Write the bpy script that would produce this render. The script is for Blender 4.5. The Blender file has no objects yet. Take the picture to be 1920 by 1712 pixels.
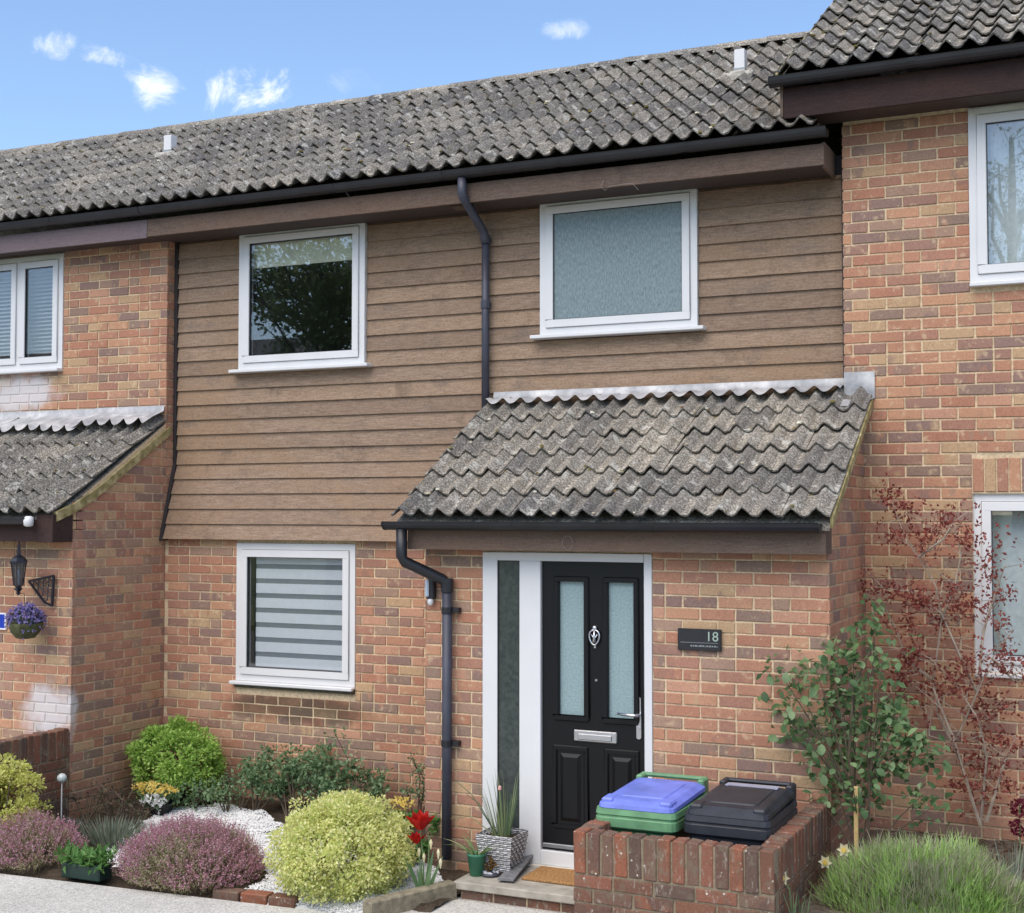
import bpy, bmesh, math, random
from mathutils import Vector, Matrix, noise as mnoise
RND = random.Random(11)
sc = bpy.context.scene
col = sc.collection
rad = math.radians

# ------------------------------------------------------------------ camera
FPX = 2560.0                      # focal length in photo pixels (1920 wide)
YAW, PITCH, CAMH = rad(24.9), math.atan(102 / FPX), 2.4
cam_d = bpy.data.cameras.new('camera')
cam_d.sensor_width = 36.0
cam_d.lens = 36.0 * FPX / 1920.0
cam_d.clip_start, cam_d.clip_end = 0.05, 2000
cam = bpy.data.objects.new('camera', cam_d)
col.objects.link(cam)
cam.location = (0, 0, CAMH)
cam.rotation_euler = (math.pi / 2 + PITCH, 0, YAW)
sc.camera = cam

def ray(u, v):
    a = (u - 960) / FPX; b = (856 - v) / FPX
    fw = math.cos(PITCH) - math.sin(PITCH) * b; up = math.sin(PITCH) + math.cos(PITCH) * b
    return (-math.sin(YAW) * fw + math.cos(YAW) * a, math.cos(YAW) * fw + math.sin(YAW) * a, up)
def P(u, v, y):
    d = ray(u, v); k = y / d[1]; return Vector((d[0] * k, y, CAMH + d[2] * k))
def G(u, v, z):
    d = ray(u, v); k = (z - CAMH) / d[2]; return Vector((d[0] * k, d[1] * k, z))
def proj(p):
    x, y, z = p; z -= CAMH
    fw = -math.sin(YAW) * x + math.cos(YAW) * y; r = math.cos(YAW) * x + math.sin(YAW) * y
    Z = fw * math.cos(PITCH) + z * math.sin(PITCH); up = -fw * math.sin(PITCH) + z * math.cos(PITCH)
    return (960 + FPX * r / Z, 856 - FPX * up / Z, Z)

# ------------------------------------------------------------------ light
SUN_EL, SUN_AZ = rad(57), rad(188)        # azimuth clockwise from +y
SKY_STRENGTH, SUN_STRENGTH, EXPOSURE = 0.10, 1.5, 1.25
world = bpy.data.worlds.new('World'); sc.world = world
world.use_nodes = True
world.cycles.sampling_method = 'MANUAL'; world.cycles.sample_map_resolution = 512
wn, wl = world.node_tree.nodes, world.node_tree.links
wn.clear()
sky = wn.new('ShaderNodeTexSky'); sky.sky_type = 'NISHITA'; sky.sun_disc = False
sky.sun_elevation = SUN_EL; sky.sun_rotation = SUN_AZ
sky.altitude = 100; sky.air_density = 1.0; sky.dust_density = 1.2; sky.ozone_density = 3.5
bg = wn.new('ShaderNodeBackground'); bg.inputs[1].default_value = SKY_STRENGTH
wo = wn.new('ShaderNodeOutputWorld')
wl.new(bg.outputs[0], wo.inputs[0])
# small fair-weather clouds, placed by direction in the sky
tc = wn.new('ShaderNodeTexCoord')
nz = wn.new('ShaderNodeTexNoise'); nz.inputs['Scale'].default_value = 26; nz.inputs['Detail'].default_value = 7
nz.inputs['Roughness'].default_value = 0.7; nz.inputs['Distortion'].default_value = .6
wl.new(tc.outputs['Generated'], nz.inputs['Vector'])
def wm(op, a, b=None, c=None):
    n = wn.new('ShaderNodeMath'); n.operation = op
    for i, x in enumerate((a, b, c)):
        if x is None: continue
        if hasattr(x, 'links'): wl.new(x, n.inputs[i])
        else: n.inputs[i].default_value = x
    return n.outputs[0]
total = None
CLOUDS = [(472, 178, 70, 42, 1.0), (288, 160, 52, 38, .8), (92, 84, 34, 24, .6), (208, 106, 44, 17, .55),
          (1068, 56, 38, 16, .45), (660, 150, 40, 22, .15), (-500, 40, 90, 50, .9), (2500, -100, 110, 50, .9)]
for (u, v, ru, rv, st) in CLOUDS:
    c = Vector(ray(u, v)).normalized()
    rt = c.cross(Vector((0, 0, 1))).normalized(); up = rt.cross(c)
    sub = wn.new('ShaderNodeVectorMath'); sub.operation = 'SUBTRACT'
    wl.new(tc.outputs['Generated'], sub.inputs[0]); sub.inputs[1].default_value = c
    ds = []
    for ax, rr in ((rt, ru), (up, rv)):
        d = wn.new('ShaderNodeVectorMath'); d.operation = 'DOT_PRODUCT'
        wl.new(sub.outputs[0], d.inputs[0]); d.inputs[1].default_value = ax * (FPX / rr)
        ds.append(wm('MULTIPLY', d.outputs['Value'], d.outputs['Value']))
    r2 = wm('ADD', ds[0], ds[1])
    fall = wm('SUBTRACT', 1.15, wm('MULTIPLY', r2, 0.62))
    val = wm('ADD', fall, wm('MULTIPLY', wm('SUBTRACT', nz.outputs['Fac'], 0.55), 5.2))
    mr = wn.new('ShaderNodeMapRange'); mr.interpolation_type = 'SMOOTHSTEP'
    wl.new(val, mr.inputs[0]); mr.inputs[1].default_value = 0.1; mr.inputs[2].default_value = 1.8
    mr.inputs[3].default_value = 0; mr.inputs[4].default_value = st
    total = mr.outputs[0] if total is None else wm('MAXIMUM', total, mr.outputs[0])
mx = wn.new('ShaderNodeMix'); mx.data_type = 'RGBA'
wl.new(total, mx.inputs[0]); wl.new(sky.outputs[0], mx.inputs[6]); mx.inputs[7].default_value = (5.6, 5.7, 5.9, 1)
wl.new(mx.outputs[2], bg.inputs[0])

sun_d = bpy.data.lights.new('sun', 'SUN'); sun_d.energy = SUN_STRENGTH; sun_d.angle = rad(70); sun_d.color = (1, .90, .76)
sun = bpy.data.objects.new('sun', sun_d); col.objects.link(sun)
sun.rotation_euler = (math.pi / 2 - SUN_EL, 0, math.pi - SUN_AZ)
sun.location = (-6, -8, 12)
sc.view_settings.view_transform = 'Standard'
sc.view_settings.look = 'None'
sc.view_settings.exposure = EXPOSURE
sc.view_settings.gamma = 1.0
sc.view_settings.use_curve_mapping = False
cy = sc.cycles
cy.max_bounces = 7; cy.diffuse_bounces = 5; cy.glossy_bounces = 3; cy.transmission_bounces = 4; cy.transparent_max_bounces = 10
cy.caustics_reflective = cy.caustics_refractive = False

# ------------------------------------------------------------------ helpers
def srgb(r, g, b):
    f = lambda c: (c / 255 / 12.92) if c <= 10 else ((c / 255 + .055) / 1.055) ** 2.4
    return (f(r), f(g), f(b), 1.0)

class NG:
    def __init__(s, name):
        s.m = bpy.data.materials.new(name); s.m.use_nodes = True
        s.n, s.l = s.m.node_tree.nodes, s.m.node_tree.links
        s.b = s.n['Principled BSDF']; s.out = s.n['Material Output']
    def put(s, sock, x):
        if x is None: return
        if hasattr(x, 'links'): s.l.new(x, sock)
        else: sock.default_value = x
    def pos(s):
        if not hasattr(s, '_g'): s._g = s.n.new('ShaderNodeNewGeometry')
        return s._g.outputs['Position']
    def island(s):
        s.pos(); return s._g.outputs['Random Per Island']
    def obrand(s):
        if not hasattr(s, '_o'): s._o = s.n.new('ShaderNodeObjectInfo')
        return s._o.outputs['Random']
    def rnd(s):
        return s.math('FRACT', s.math('ADD', s.obrand(), s.island()))
    def math(s, op, a, b=None, clamp=False):
        n = s.n.new('ShaderNodeMath'); n.operation = op; n.use_clamp = clamp
        s.put(n.inputs[0], a); s.put(n.inputs[1], b); return n.outputs[0]
    def vmul(s, vec, k):
        n = s.n.new('ShaderNodeVectorMath'); n.operation = 'MULTIPLY'
        s.put(n.inputs[0], vec); n.inputs[1].default_value = k; return n.outputs[0]
    def vaddr(s, vec, r, k=37.0):
        c = s.n.new('ShaderNodeCombineXYZ'); q = s.math('MULTIPLY', r, k)
        s.put(c.inputs[0], q); s.put(c.inputs[1], s.math('MULTIPLY', r, k * 1.7)); s.put(c.inputs[2], s.math('MULTIPLY', r, k * .6))
        n = s.n.new('ShaderNodeVectorMath'); n.operation = 'ADD'
        s.put(n.inputs[0], vec); s.put(n.inputs[1], c.outputs[0]); return n.outputs[0]
    def noise(s, vec, scale, detail=4, rough=.55, dist=0):
        n = s.n.new('ShaderNodeTexNoise'); s.put(n.inputs['Vector'], vec)
        n.inputs['Scale'].default_value = scale; n.inputs['Detail'].default_value = detail
        n.inputs['Roughness'].default_value = rough; n.inputs['Distortion'].default_value = dist
        return n.outputs['Fac']
    def voro(s, vec, scale, feat='F1'):
        n = s.n.new('ShaderNodeTexVoronoi'); n.feature = feat; s.put(n.inputs['Vector'], vec)
        n.inputs['Scale'].default_value = scale; return n
    def ramp(s, fac, stops, interp='LINEAR'):
        n = s.n.new('ShaderNodeValToRGB'); n.color_ramp.interpolation = interp
        e = n.color_ramp.elements
        while len(e) < len(stops): e.new(.5)
        for i, (p, c) in enumerate(stops):
            e[i].position = p; e[i].color = c if len(c) == 4 else (*c, 1)
        s.put(n.inputs[0], fac); return n.outputs[0]
    def step(s, x, lo, hi, a=0.0, b=1.0):
        n = s.n.new('ShaderNodeMapRange'); n.interpolation_type = 'SMOOTHSTEP'
        s.put(n.inputs[0], x)
        n.inputs[1].default_value = lo; n.inputs[2].default_value = hi; n.inputs[3].default_value = a; n.inputs[4].default_value = b
        return n.outputs[0]
    def mix(s, fac, a, b, mode='MIX'):
        n = s.n.new('ShaderNodeMix'); n.data_type = 'RGBA'; n.blend_type = mode
        s.put(n.inputs[0], fac); s.put(n.inputs[6], a); s.put(n.inputs[7], b); return n.outputs[2]
    def bump(s, h, dist=.004, strength=.6):
        n = s.n.new('ShaderNodeBump'); n.inputs['Strength'].default_value = strength; n.inputs['Distance'].default_value = dist
        s.put(n.inputs['Height'], h); s.l.new(n.outputs[0], s.b.inputs['Normal'])
    def xyz(s, vec=None):
        n = s.n.new('ShaderNodeSeparateXYZ'); s.put(n.inputs[0], vec or s.pos()); return n.outputs
    def blob(s, c, rx, rz, nz_):            # soft patch on a wall round a world position
        o = s.xyz()
        dx = s.math('DIVIDE', s.math('SUBTRACT', o[0], c[0]), rx); dz = s.math('DIVIDE', s.math('SUBTRACT', o[2], c[2]), rz)
        dy_ = s.math('DIVIDE', s.math('SUBTRACT', o[1], c[1]), .12)
        r = s.math('ADD', s.math('MULTIPLY', dx, dx), s.math('ADD', s.math('MULTIPLY', dz, dz), s.math('MULTIPLY', dy_, dy_)))
        return s.step(s.math('ADD', s.math('SUBTRACT', 1.0, r), s.math('MULTIPLY', s.math('SUBTRACT', nz_, .5), 1.6)), 0.0, .9)
    def done(s, color=None, rough=.7, metal=None, spec=None):
        s.put(s.b.inputs['Base Color'], color); s.put(s.b.inputs['Roughness'], rough)
        if metal is not None: s.b.inputs['Metallic'].default_value = metal
        if spec is not None: s.b.inputs['Specular IOR Level'].default_value = spec
        return s.m

def plain(name, c, rough=.5, metal=0, var=.12, scale=14, spec=None, bump=0):
    g = NG(name); n = g.noise(g.pos(), scale, 5)
    lo = tuple(x * (1 - var) for x in c[:3]) + (1,); hi = tuple(min(1, x * (1 + var)) for x in c[:3]) + (1,)
    if bump: g.bump(g.noise(g.pos(), scale * 6, 3), bump)
    return g.done(g.ramp(n, [(.3, lo), (.7, hi)]), rough, metal, spec)

def leafmat(name, cols, rough=.5, trans=.46, flo=0.0):
    g = NG(name); r = g.rnd()
    k = len(cols)
    c = g.ramp(r, [((i + .5) / k, x) for i, x in enumerate(cols)])
    c = g.mix(.25, c, g.ramp(g.noise(g.pos(), 9, 2), [(.3, tuple(x * .75 for x in cols[0][:3])), (.7, tuple(min(1, x * 1.15) for x in cols[-1][:3]))]))
    g.done(c, rough, spec=.3)
    t = g.n.new('ShaderNodeBsdfTranslucent'); g.put(t.inputs[0], c)
    mxs = g.n.new('ShaderNodeMixShader'); mxs.inputs[0].default_value = trans
    g.l.new(g.b.outputs[0], mxs.inputs[1]); g.l.new(t.outputs[0], mxs.inputs[2]); g.l.new(mxs.outputs[0], g.out.inputs[0])
    return g.m

class MB:
    def __init__(s): s.v = []; s.f = []
    def add(s, vs, fs):
        o = len(s.v); s.v += [tuple(p) for p in vs]; s.f += [tuple(i + o for i in f) for f in fs]; return s
    def box(s, x0, y0, z0, x1, y1, z1):
        return s.add([(x0, y0, z0), (x1, y0, z0), (x1, y1, z0), (x0, y1, z0), (x0, y0, z1), (x1, y0, z1), (x1, y1, z1), (x0, y1, z1)],
                     [(0, 3, 2, 1), (4, 5, 6, 7), (0, 1, 5, 4), (1, 2, 6, 5), (2, 3, 7, 6), (3, 0, 4, 7)])
    def prism(s, poly, axis, a, b):       # polygon in the two other axes, extruded from a to b
        n = len(poly)
        def pt(p, t): return {'x': (t, p[0], p[1]), 'y': (p[0], t, p[1]), 'z': (p[0], p[1], t)}[axis]
        vs = [pt(p, a) for p in poly] + [pt(p, b) for p in poly]
        fs = [tuple(range(n))[::-1], tuple(range(n, 2 * n))] + [(i, (i + 1) % n, n + (i + 1) % n, n + i) for i in range(n)]
        return s.add(vs, fs)
    def tube(s, pts, r, n=8, cap=True):
        pts = [Vector(p) for p in pts]
        rs = r if isinstance(r, (list, tuple)) else [r] * len(pts)
        rings = []; prev = None
        for i, p in enumerate(pts):
            d = (pts[min(i + 1, len(pts) - 1)] - pts[max(i - 1, 0)])
            if d.length < 1e-9: d = Vector((0, 0, 1))
            d.normalize()
            if prev is None:
                a = d.cross(Vector((0, 0, 1)));  a = a if a.length > .05 else d.cross(Vector((1, 0, 0)))
            else: a = prev - d * prev.dot(d)
            if a.length < 1e-6: a = d.orthogonal()
            a.normalize(); prev = a; b = d.cross(a)
            rings.append([p + (a * math.cos(2 * math.pi * k / n) + b * math.sin(2 * math.pi * k / n)) * rs[i] for k in range(n)])
        vs = [q for rg in rings for q in rg]
        fs = [(i * n + k, i * n + (k + 1) % n, (i + 1) * n + (k + 1) % n, (i + 1) * n + k) for i in range(len(pts) - 1) for k in range(n)]
        if cap: fs += [tuple(range(n))[::-1], tuple(range((len(pts) - 1) * n, len(pts) * n))]
        return s.add(vs, fs)
    def lathe(s, prof, c, n=20):
        c = Vector(c); vs = []; fs = []
        for r, z in prof:
            vs += [c + Vector((r * math.cos(2 * math.pi * k / n), r * math.sin(2 * math.pi * k / n), z)) for k in range(n)]
        for i in range(len(prof) - 1):
            fs += [(i * n + k, i * n + (k + 1) % n, (i + 1) * n + (k + 1) % n, (i + 1) * n + k) for k in range(n)]
        fs += [tuple(range(n))[::-1], tuple(range((len(prof) - 1) * n, len(prof) * n))]
        return s.add(vs, fs)
    def leaf(s, p, d, nrm, L, W, fold=.25):
        d = d.normalized(); sd = d.cross(nrm)
        if sd.length < 1e-4: sd = d.orthogonal()
        sd.normalize(); n2 = sd.cross(d)
        m = p + d * (L * .45) + n2 * (W * fold)
        tip = p + d * L
        return s.add([p, m + sd * W * .5, tip, m - sd * W * .5], [(0, 1, 2), (0, 2, 3)])
    def blade(s, p, d, L, W, bend, seg=3):
        d = d.normalized(); sd = d.cross(Vector((0, 0, 1)))
        if sd.length < 1e-3: sd = Vector((RND.uniform(-1, 1), RND.uniform(-1, 1), 0))
        a = RND.uniform(-.6, .6); sd.normalize(); sd = (sd * math.cos(a) + d.cross(sd) * math.sin(a))
        vs = []; q = Vector(p); dd = d.copy()
        for i in range(seg + 1):
            w = W * (1 - .9 * (i / seg) ** 1.5)
            vs += [q + sd * w * .5, q - sd * w * .5]
            dd = (dd + Vector((d.x, d.y, -.6)) * bend / seg).normalized(); q = q + dd * (L / seg)
        return s.add(vs, [(2 * i, 2 * i + 1, 2 * i + 3, 2 * i + 2) for i in range(seg)])
    def mesh(s, name, mat, smooth=False, bevel=0):
        me = bpy.data.meshes.new(name); me.from_pydata(s.v, [], s.f)
        if bevel:
            bm = bmesh.new(); bm.from_mesh(me); bmesh.ops.remove_doubles(bm, verts=bm.verts, dist=1e-6)
            bmesh.ops.bevel(bm, geom=list(bm.edges), offset=bevel, segments=1, affect='EDGES', profile=.5, clamp_overlap=True)
            bm.to_mesh(me); bm.free()
        if mat: me.materials.append(mat)
        if smooth:
            for p in me.polygons: p.use_smooth = True
        me.update(); return me
    def build(s, name, mat, parent=None, smooth=False, bevel=0):
        return put(name, s.mesh(name, mat, smooth, bevel), parent)

WORLD = {}
def wtrans(o):
    t = Vector((0, 0, 0))
    while o: t = t + o.location; o = o.parent
    return t
def put(name, me, parent=None, at=None):          # mesh vertices are world coordinates unless `at` is given
    o = bpy.data.objects.new(name, me); col.objects.link(o)
    if parent: o.parent = parent
    o.location = (Vector(at) if at is not None else Vector((0, 0, 0))) - (wtrans(parent) if parent else Vector((0, 0, 0)))
    return o
def thing(name, label, cat, loc, group=None):
    o = bpy.data.objects.new(name, None); col.objects.link(o); o.location = loc
    o.empty_display_size = .1
    return tag(o, label, cat, group)
def tag(o, label, cat, group=None):
    o['label'] = label; o['category'] = cat
    if group: o['group'] = group
    return o
def struct(o): o['kind'] = 'structure'; return o
def stuff(o): o['kind'] = 'stuff'; return o
def B(x0, y0, z0, x1, y1, z1): return MB().box(x0, y0, z0, x1, y1, z1)

# ------------------------------------------------------------------ materials
W_ = (1, 1, 1, 1)
def brick_material(name, stops, stain=True, lichen=0.0, moss=0.0):
    g = NG(name); r = g.rnd(); p = g.vaddr(g.pos(), r)
    c1 = g.ramp(r, stops, 'CONSTANT')
    c2 = g.ramp(g.math('FRACT', g.math('MULTIPLY', r, 7.31)), stops, 'CONSTANT')
    pn = g.noise(g.vmul(p, (1, 1, .55)), 9, 2, .5)
    c = g.mix(g.step(pn, .56, .68, 0, .75), c1, c2)
    c = g.mix(.55, c, g.ramp(g.noise(p, 95, 1, .7), [(.25, (.6, .58, .57)), (.5, (.95, .95, .95)), (.75, (1.2, 1.17, 1.12))]), 'MULTIPLY')
    c = g.mix(.5, c, g.ramp(g.noise(g.pos(), 1.3, 2), [(.3, (.72, .70, .68)), (.7, (1.15, 1.12, 1.08))]), 'MULTIPLY')
    if stain: c = g.mix(g.step(g.noise(g.pos(), 19, 3, .6), .57, .72, 0, .55), c, srgb(204, 180, 146))
    c = finish_stain(g, c, stain, lichen, moss)
    return g.done(c, .9, spec=.15)
def finish_stain(g, c, stain, lichen=0.0, moss=0.0):
    n = g.noise(g.pos(), 5, 3, .6)
    if stain:
        for (q, rx, rz, k) in ((P(30, 738, 9.3), .62, .2, .85), (P(95, 1340, 8.2), .34, .3, .8)) if stain == 'white' else ():
            c = g.mix(g.math('MULTIPLY', g.blob(q, rx, rz, n), k), c, (.62, .60, .60, 1))
        # green-brown damp under the stone sill and near the soil
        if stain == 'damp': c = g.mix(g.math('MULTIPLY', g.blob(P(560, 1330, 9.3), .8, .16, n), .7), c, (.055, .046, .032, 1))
        o = g.xyz()
        low = g.step(g.math('ADD', o[2], g.math('MULTIPLY', n, .5)), .85, .25)
        c = g.mix(g.math('MULTIPLY', low, .35), c, (.10, .085, .055, 1))
    if moss:
        c = g.mix(g.step(g.noise(g.pos(), 11, 4, .65), .50, .70, 0, moss), c, (.16, .14, .10, 1))
    if lichen:
        c = g.mix(g.step(g.noise(g.vmul(g.pos(), (1, 1, .35)), 48, 3, .7), .56, .70, 0, .6), c, (.34, .31, .26, 1))
        v = g.voro(g.pos(), 26)
        spot = g.step(g.math('ADD', v.outputs['Distance'], g.math('MULTIPLY', g.math('SUBTRACT', g.noise(g.pos(), 70, 3), .5), .25)), .17, .10)
        keep = g.step(g.noise(g.pos(), 6, 2), .52, .62)
        c = g.mix(g.math('MULTIPLY', g.math('MULTIPLY', spot, keep), lichen), c, (.60, .58, .48, 1))
    return c
BR = [(0, srgb(178, 132, 108)), (.14, srgb(166, 124, 106)), (.28, srgb(154, 120, 106)), (.38, srgb(142, 117, 108)), (.46, srgb(186, 142, 114)),
      (.58, srgb(172, 124, 102)), (.70, srgb(162, 134, 116)), (.79, srgb(144, 121, 108)), (.85, srgb(184, 154, 122)), (.92, srgb(188, 144, 120))]
m_brick = brick_material('facing_brick', BR, 'damp'); m_brick_l = brick_material('efflorescent_facing_brick', BR, 'white'); m_brick_r = brick_material('clean_facing_brick', BR, 'plain')
BR2 = [(0, srgb(116, 84, 70)), (.16, srgb(106, 82, 72)), (.32, srgb(132, 90, 74)), (.46, srgb(98, 80, 72)), (.6, srgb(124, 88, 72)), (.76, srgb(114, 90, 78)), (.95, srgb(142, 92, 72))]
m_gbrick = brick_material('weathered_garden_brick', BR2, stain=False, lichen=.9, moss=.7)
def mortar_mat(name, c, stain=True):
    g = NG(name)
    k = g.ramp(g.noise(g.pos(), 60, 1), [(.3, tuple(x * .78 for x in c[:3])), (.7, tuple(min(1, x * 1.1) for x in c[:3]))])
    k = g.mix(.4, k, g.ramp(g.noise(g.pos(), 1.7, 2), [(.3, (.7, .68, .62)), (.7, (1.1, 1.08, 1.05))]), 'MULTIPLY')
    k = finish_stain(g, k, stain)
    return g.done(k, .95, spec=.1)
m_mortar = mortar_mat('buff_mortar', srgb(214, 192, 160), 'plain'); m_mortar_l = mortar_mat('efflorescent_mortar', srgb(214, 192, 160), 'white')
m_gmortar = mortar_mat('mossy_mortar', srgb(140, 128, 108), False)

def tile_material():
    g = NG('lichened_concrete_tile'); p = g.pos(); r = g.rnd()
    n1 = g.noise(p, 70, 3, .8); n2 = g.noise(p, 8, 5, .75)
    base = g.ramp(n1, [(.32, (.078, .073, .066)), (.47, (.182, .172, .157)), (.56, (.30, .285, .26)), (.68, (.53, .51, .465))])
    base = g.mix(.65, base, g.ramp(r, [(0, (.62, .62, .64)), (.5, (1, .98, .95)), (1, (1.35, 1.3, 1.22))]), 'MULTIPLY')
    base = g.mix(.7, base, g.ramp(g.noise(p, 1.6, 2, .6), [(.32, (.68, .68, .71)), (.68, (1.35, 1.3, 1.2))]), 'MULTIPLY')
    base = g.mix(g.step(n2, .57, .62, 0, .75), base, g.ramp(n1, [(.3, (.34, .33, .29)), (.6, (.60, .585, .53))]))
    base = g.mix(g.step(n2, .43, .36, 0, .5), base, (.17, .14, .09, 1))
    g.bump(n1, .010, 1.0)
    return g.done(base, .95, spec=.1)
m_tile = tile_material()

def board_material(name, cols, grey=.5):
    g = NG(name); r = g.rnd(); p = g.vaddr(g.pos(), r, 11)
    st = g.vmul(p, (3.0, 8, 34))
    c = g.ramp(g.noise(st, 3.2, 3, .6, .3), [(.2, cols[0]), (.5, cols[1]), (.8, cols[2])])
    c = g.mix(.7, c, g.ramp(r, [(0, (.80, .79, .79)), (.5, (1, 1, 1)), (1, (1.2, 1.17, 1.1))]), 'MULTIPLY')
    c = g.mix(g.step(g.noise(g.vmul(g.pos(), (1, 1, 2)), .9, 3), .44, .66, 0, .6), c, cols[3])
    c = g.mix(g.step(g.noise(g.vmul(p, (1, 1, 2.2)), 3.4, 4, .7), .52, .72, 0, grey), c, cols[4])
    sk = g.noise(g.vmul(p, (4, 4, 3)), 1.0, 4, .7)
    c = g.mix(g.step(sk, .54, .74, 0, .38), c, cols[5])
    n = g.noise(g.vmul(p, (1, 1, 1.6)), 55, 2, .7)
    c = g.mix(.6, c, g.ramp(n, [(.28, (.55, .54, .53)), (.5, (1, 1, 1)), (.75, (1.18, 1.17, 1.15))]), 'MULTIPLY')
    g.bump(n, .003, .7)
    return g.done(c, .85, spec=.15)
m_board = board_material('stained_weatherboard', [srgb(120, 101, 86), srgb(142, 121, 103), srgb(160, 141, 124), srgb(142, 117, 93), srgb(110, 99, 92), srgb(84, 70, 61)])
m_fascia = board_material('brown_fascia_paint', [srgb(92, 78, 70), srgb(106, 90, 80), srgb(120, 103, 92), srgb(110, 90, 77), srgb(92, 84, 80), srgb(70, 60, 54)], .35)
m_fascia_l = board_material('mauve_fascia_paint', [srgb(104, 92, 96), srgb(116, 104, 108), srgb(128, 114, 116), srgb(118, 104, 104), srgb(104, 96, 102), srgb(86, 78, 82)], .3)
m_fascia_r = board_material('dark_fascia_paint', [srgb(52, 40, 40), srgb(60, 47, 46), srgb(70, 54, 52), srgb(74, 56, 50), srgb(52, 44, 46), srgb(38, 32, 32)], .3)
m_soffit = plain('dark_brown_soffit', srgb(66, 54, 50), .7)
m_strip = plain('black_corner_strip', srgb(42, 38, 40), .6)
m_gutter = plain('black_pvc', (.012, .0125, .016, 1), .42, var=.4, scale=5)
m_pipe = plain('weathered_grey_pvc', srgb(62, 64, 76), .5, var=.25, scale=6)
m_upvc = plain('white_pvc', (.66, .66, .66, 1), .32, var=.03, scale=3)
m_upvc_dirty = plain('grey_white_pvc', (.60, .63, .58, 1), .45, var=.12, scale=4)
m_seal = plain('black_rubber_seal', (.02, .02, .022, 1), .6)
m_lead = None
def lead_material():
    g = NG('patinated_lead')
    c = g.ramp(g.noise(g.vmul(g.pos(), (1, 1, 1)), 6, 6, .65), [(.3, srgb(132, 134, 137)), (.5, srgb(168, 168, 170)), (.7, srgb(206, 205, 203))])
    g.bump(g.noise(g.pos(), 12, 4), .01, .5)
    return g.done(c, .55, .15)
m_lead = lead_material()
def verge_material():
    g = NG('algae_covered_mortar')
    c = g.ramp(g.noise(g.pos(), 14, 5, .6), [(.3, srgb(112, 102, 62)), (.5, srgb(150, 138, 94)), (.72, srgb(196, 182, 140))])
    g.bump(g.noise(g.pos(), 60, 4), .004); return g.done(c, .95)
m_verge = verge_material()
def glass_material(name, tint=(.97, .985, .985, 1), refl=1.0):
    g = NG(name); g.n.remove(g.b)
    t = g.n.new('ShaderNodeBsdfTransparent'); t.inputs[0].default_value = tint
    gl = g.n.new('ShaderNodeBsdfGlossy'); gl.inputs['Roughness'].default_value = .0; gl.inputs[0].default_value = (.95, .97, 1, 1)
    fr = g.n.new('ShaderNodeLayerWeight'); fr.inputs[0].default_value = .5
    f = g.math('ADD', .095 * refl, g.math('MULTIPLY', g.math('POWER', fr.outputs['Facing'], 4.0), .9), True)
    bp = g.n.new('ShaderNodeBump'); bp.inputs['Distance'].default_value = .002; bp.inputs['Strength'].default_value = .035
    g.put(bp.inputs['Height'], g.noise(g.pos(), 2.4, 2)); g.l.new(bp.outputs[0], gl.inputs['Normal'])
    ms = g.n.new('ShaderNodeMixShader'); g.put(ms.inputs[0], f)
    g.l.new(t.outputs[0], ms.inputs[1]); g.l.new(gl.outputs[0], ms.inputs[2]); g.l.new(ms.outputs[0], g.out.inputs[0])
    return g.m
m_glass = glass_material('clear_glazing')
def frosted_material(name, c0, c1, vec, scale, dist=.004, rough=.3, trans=.25):
    g = NG(name); n = g.noise(g.vmul(g.pos(), vec), scale, 3, .6, .4)
    g.bump(n, dist, .8)
    c = g.ramp(n, [(.32, c0), (.68, c1)])
    g.done(c, rough, spec=.6)
    t = g.n.new('ShaderNodeBsdfTranslucent'); g.put(t.inputs[0], c)
    ms = g.n.new('ShaderNodeMixShader'); ms.inputs[0].default_value = trans
    g.l.new(g.b.outputs[0], ms.inputs[1]); g.l.new(t.outputs[0], ms.inputs[2]); g.l.new(ms.outputs[0], g.out.inputs[0])
    return g.m
m_rain = frosted_material('rain_pattern_obscure_glass', srgb(112, 130, 134), srgb(152, 170, 173), (1, 1, .3), 105, .003)
m_frost = frosted_material('frosted_door_glass', srgb(128, 150, 152), srgb(156, 178, 180), (1, 1, 1), 90, .001, .35, .1)
m_frost_dark = frosted_material('dark_frosted_glass', srgb(50, 58, 58), srgb(72, 79, 75), (1, 1, 1), 30, .001, .22, .1)
m_black_door = plain('black_gloss_door', (.0045, .0045, .0055, 1), .38, var=.1, spec=.3)
m_chrome = plain('brushed_chrome', (.62, .62, .64, 1), .28, 1.0, .06)
m_black = plain('black_plastic', (.014, .014, .017, 1), .45, var=.2)
m_plaster = plain('interior_plaster', (.42, .41, .39, 1), .9)
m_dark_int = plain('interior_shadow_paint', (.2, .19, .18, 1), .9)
m_blind = plain('white_blind_fabric', (.70, .72, .76, 1), .8, var=.03)
m_sheer = plain('grey_sheer_fabric', (.20, .22, .24, 1), .8, var=.06)
m_roman = plain('cream_roman_fabric', (.72, .72, .56, 1), .9)
m_vene = plain('grey_venetian_slat', (.36, .38, .40, 1), .5)
m_net = plain('white_net_curtain', (.66, .72, .72, 1), .9, var=.1, scale=22)

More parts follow.
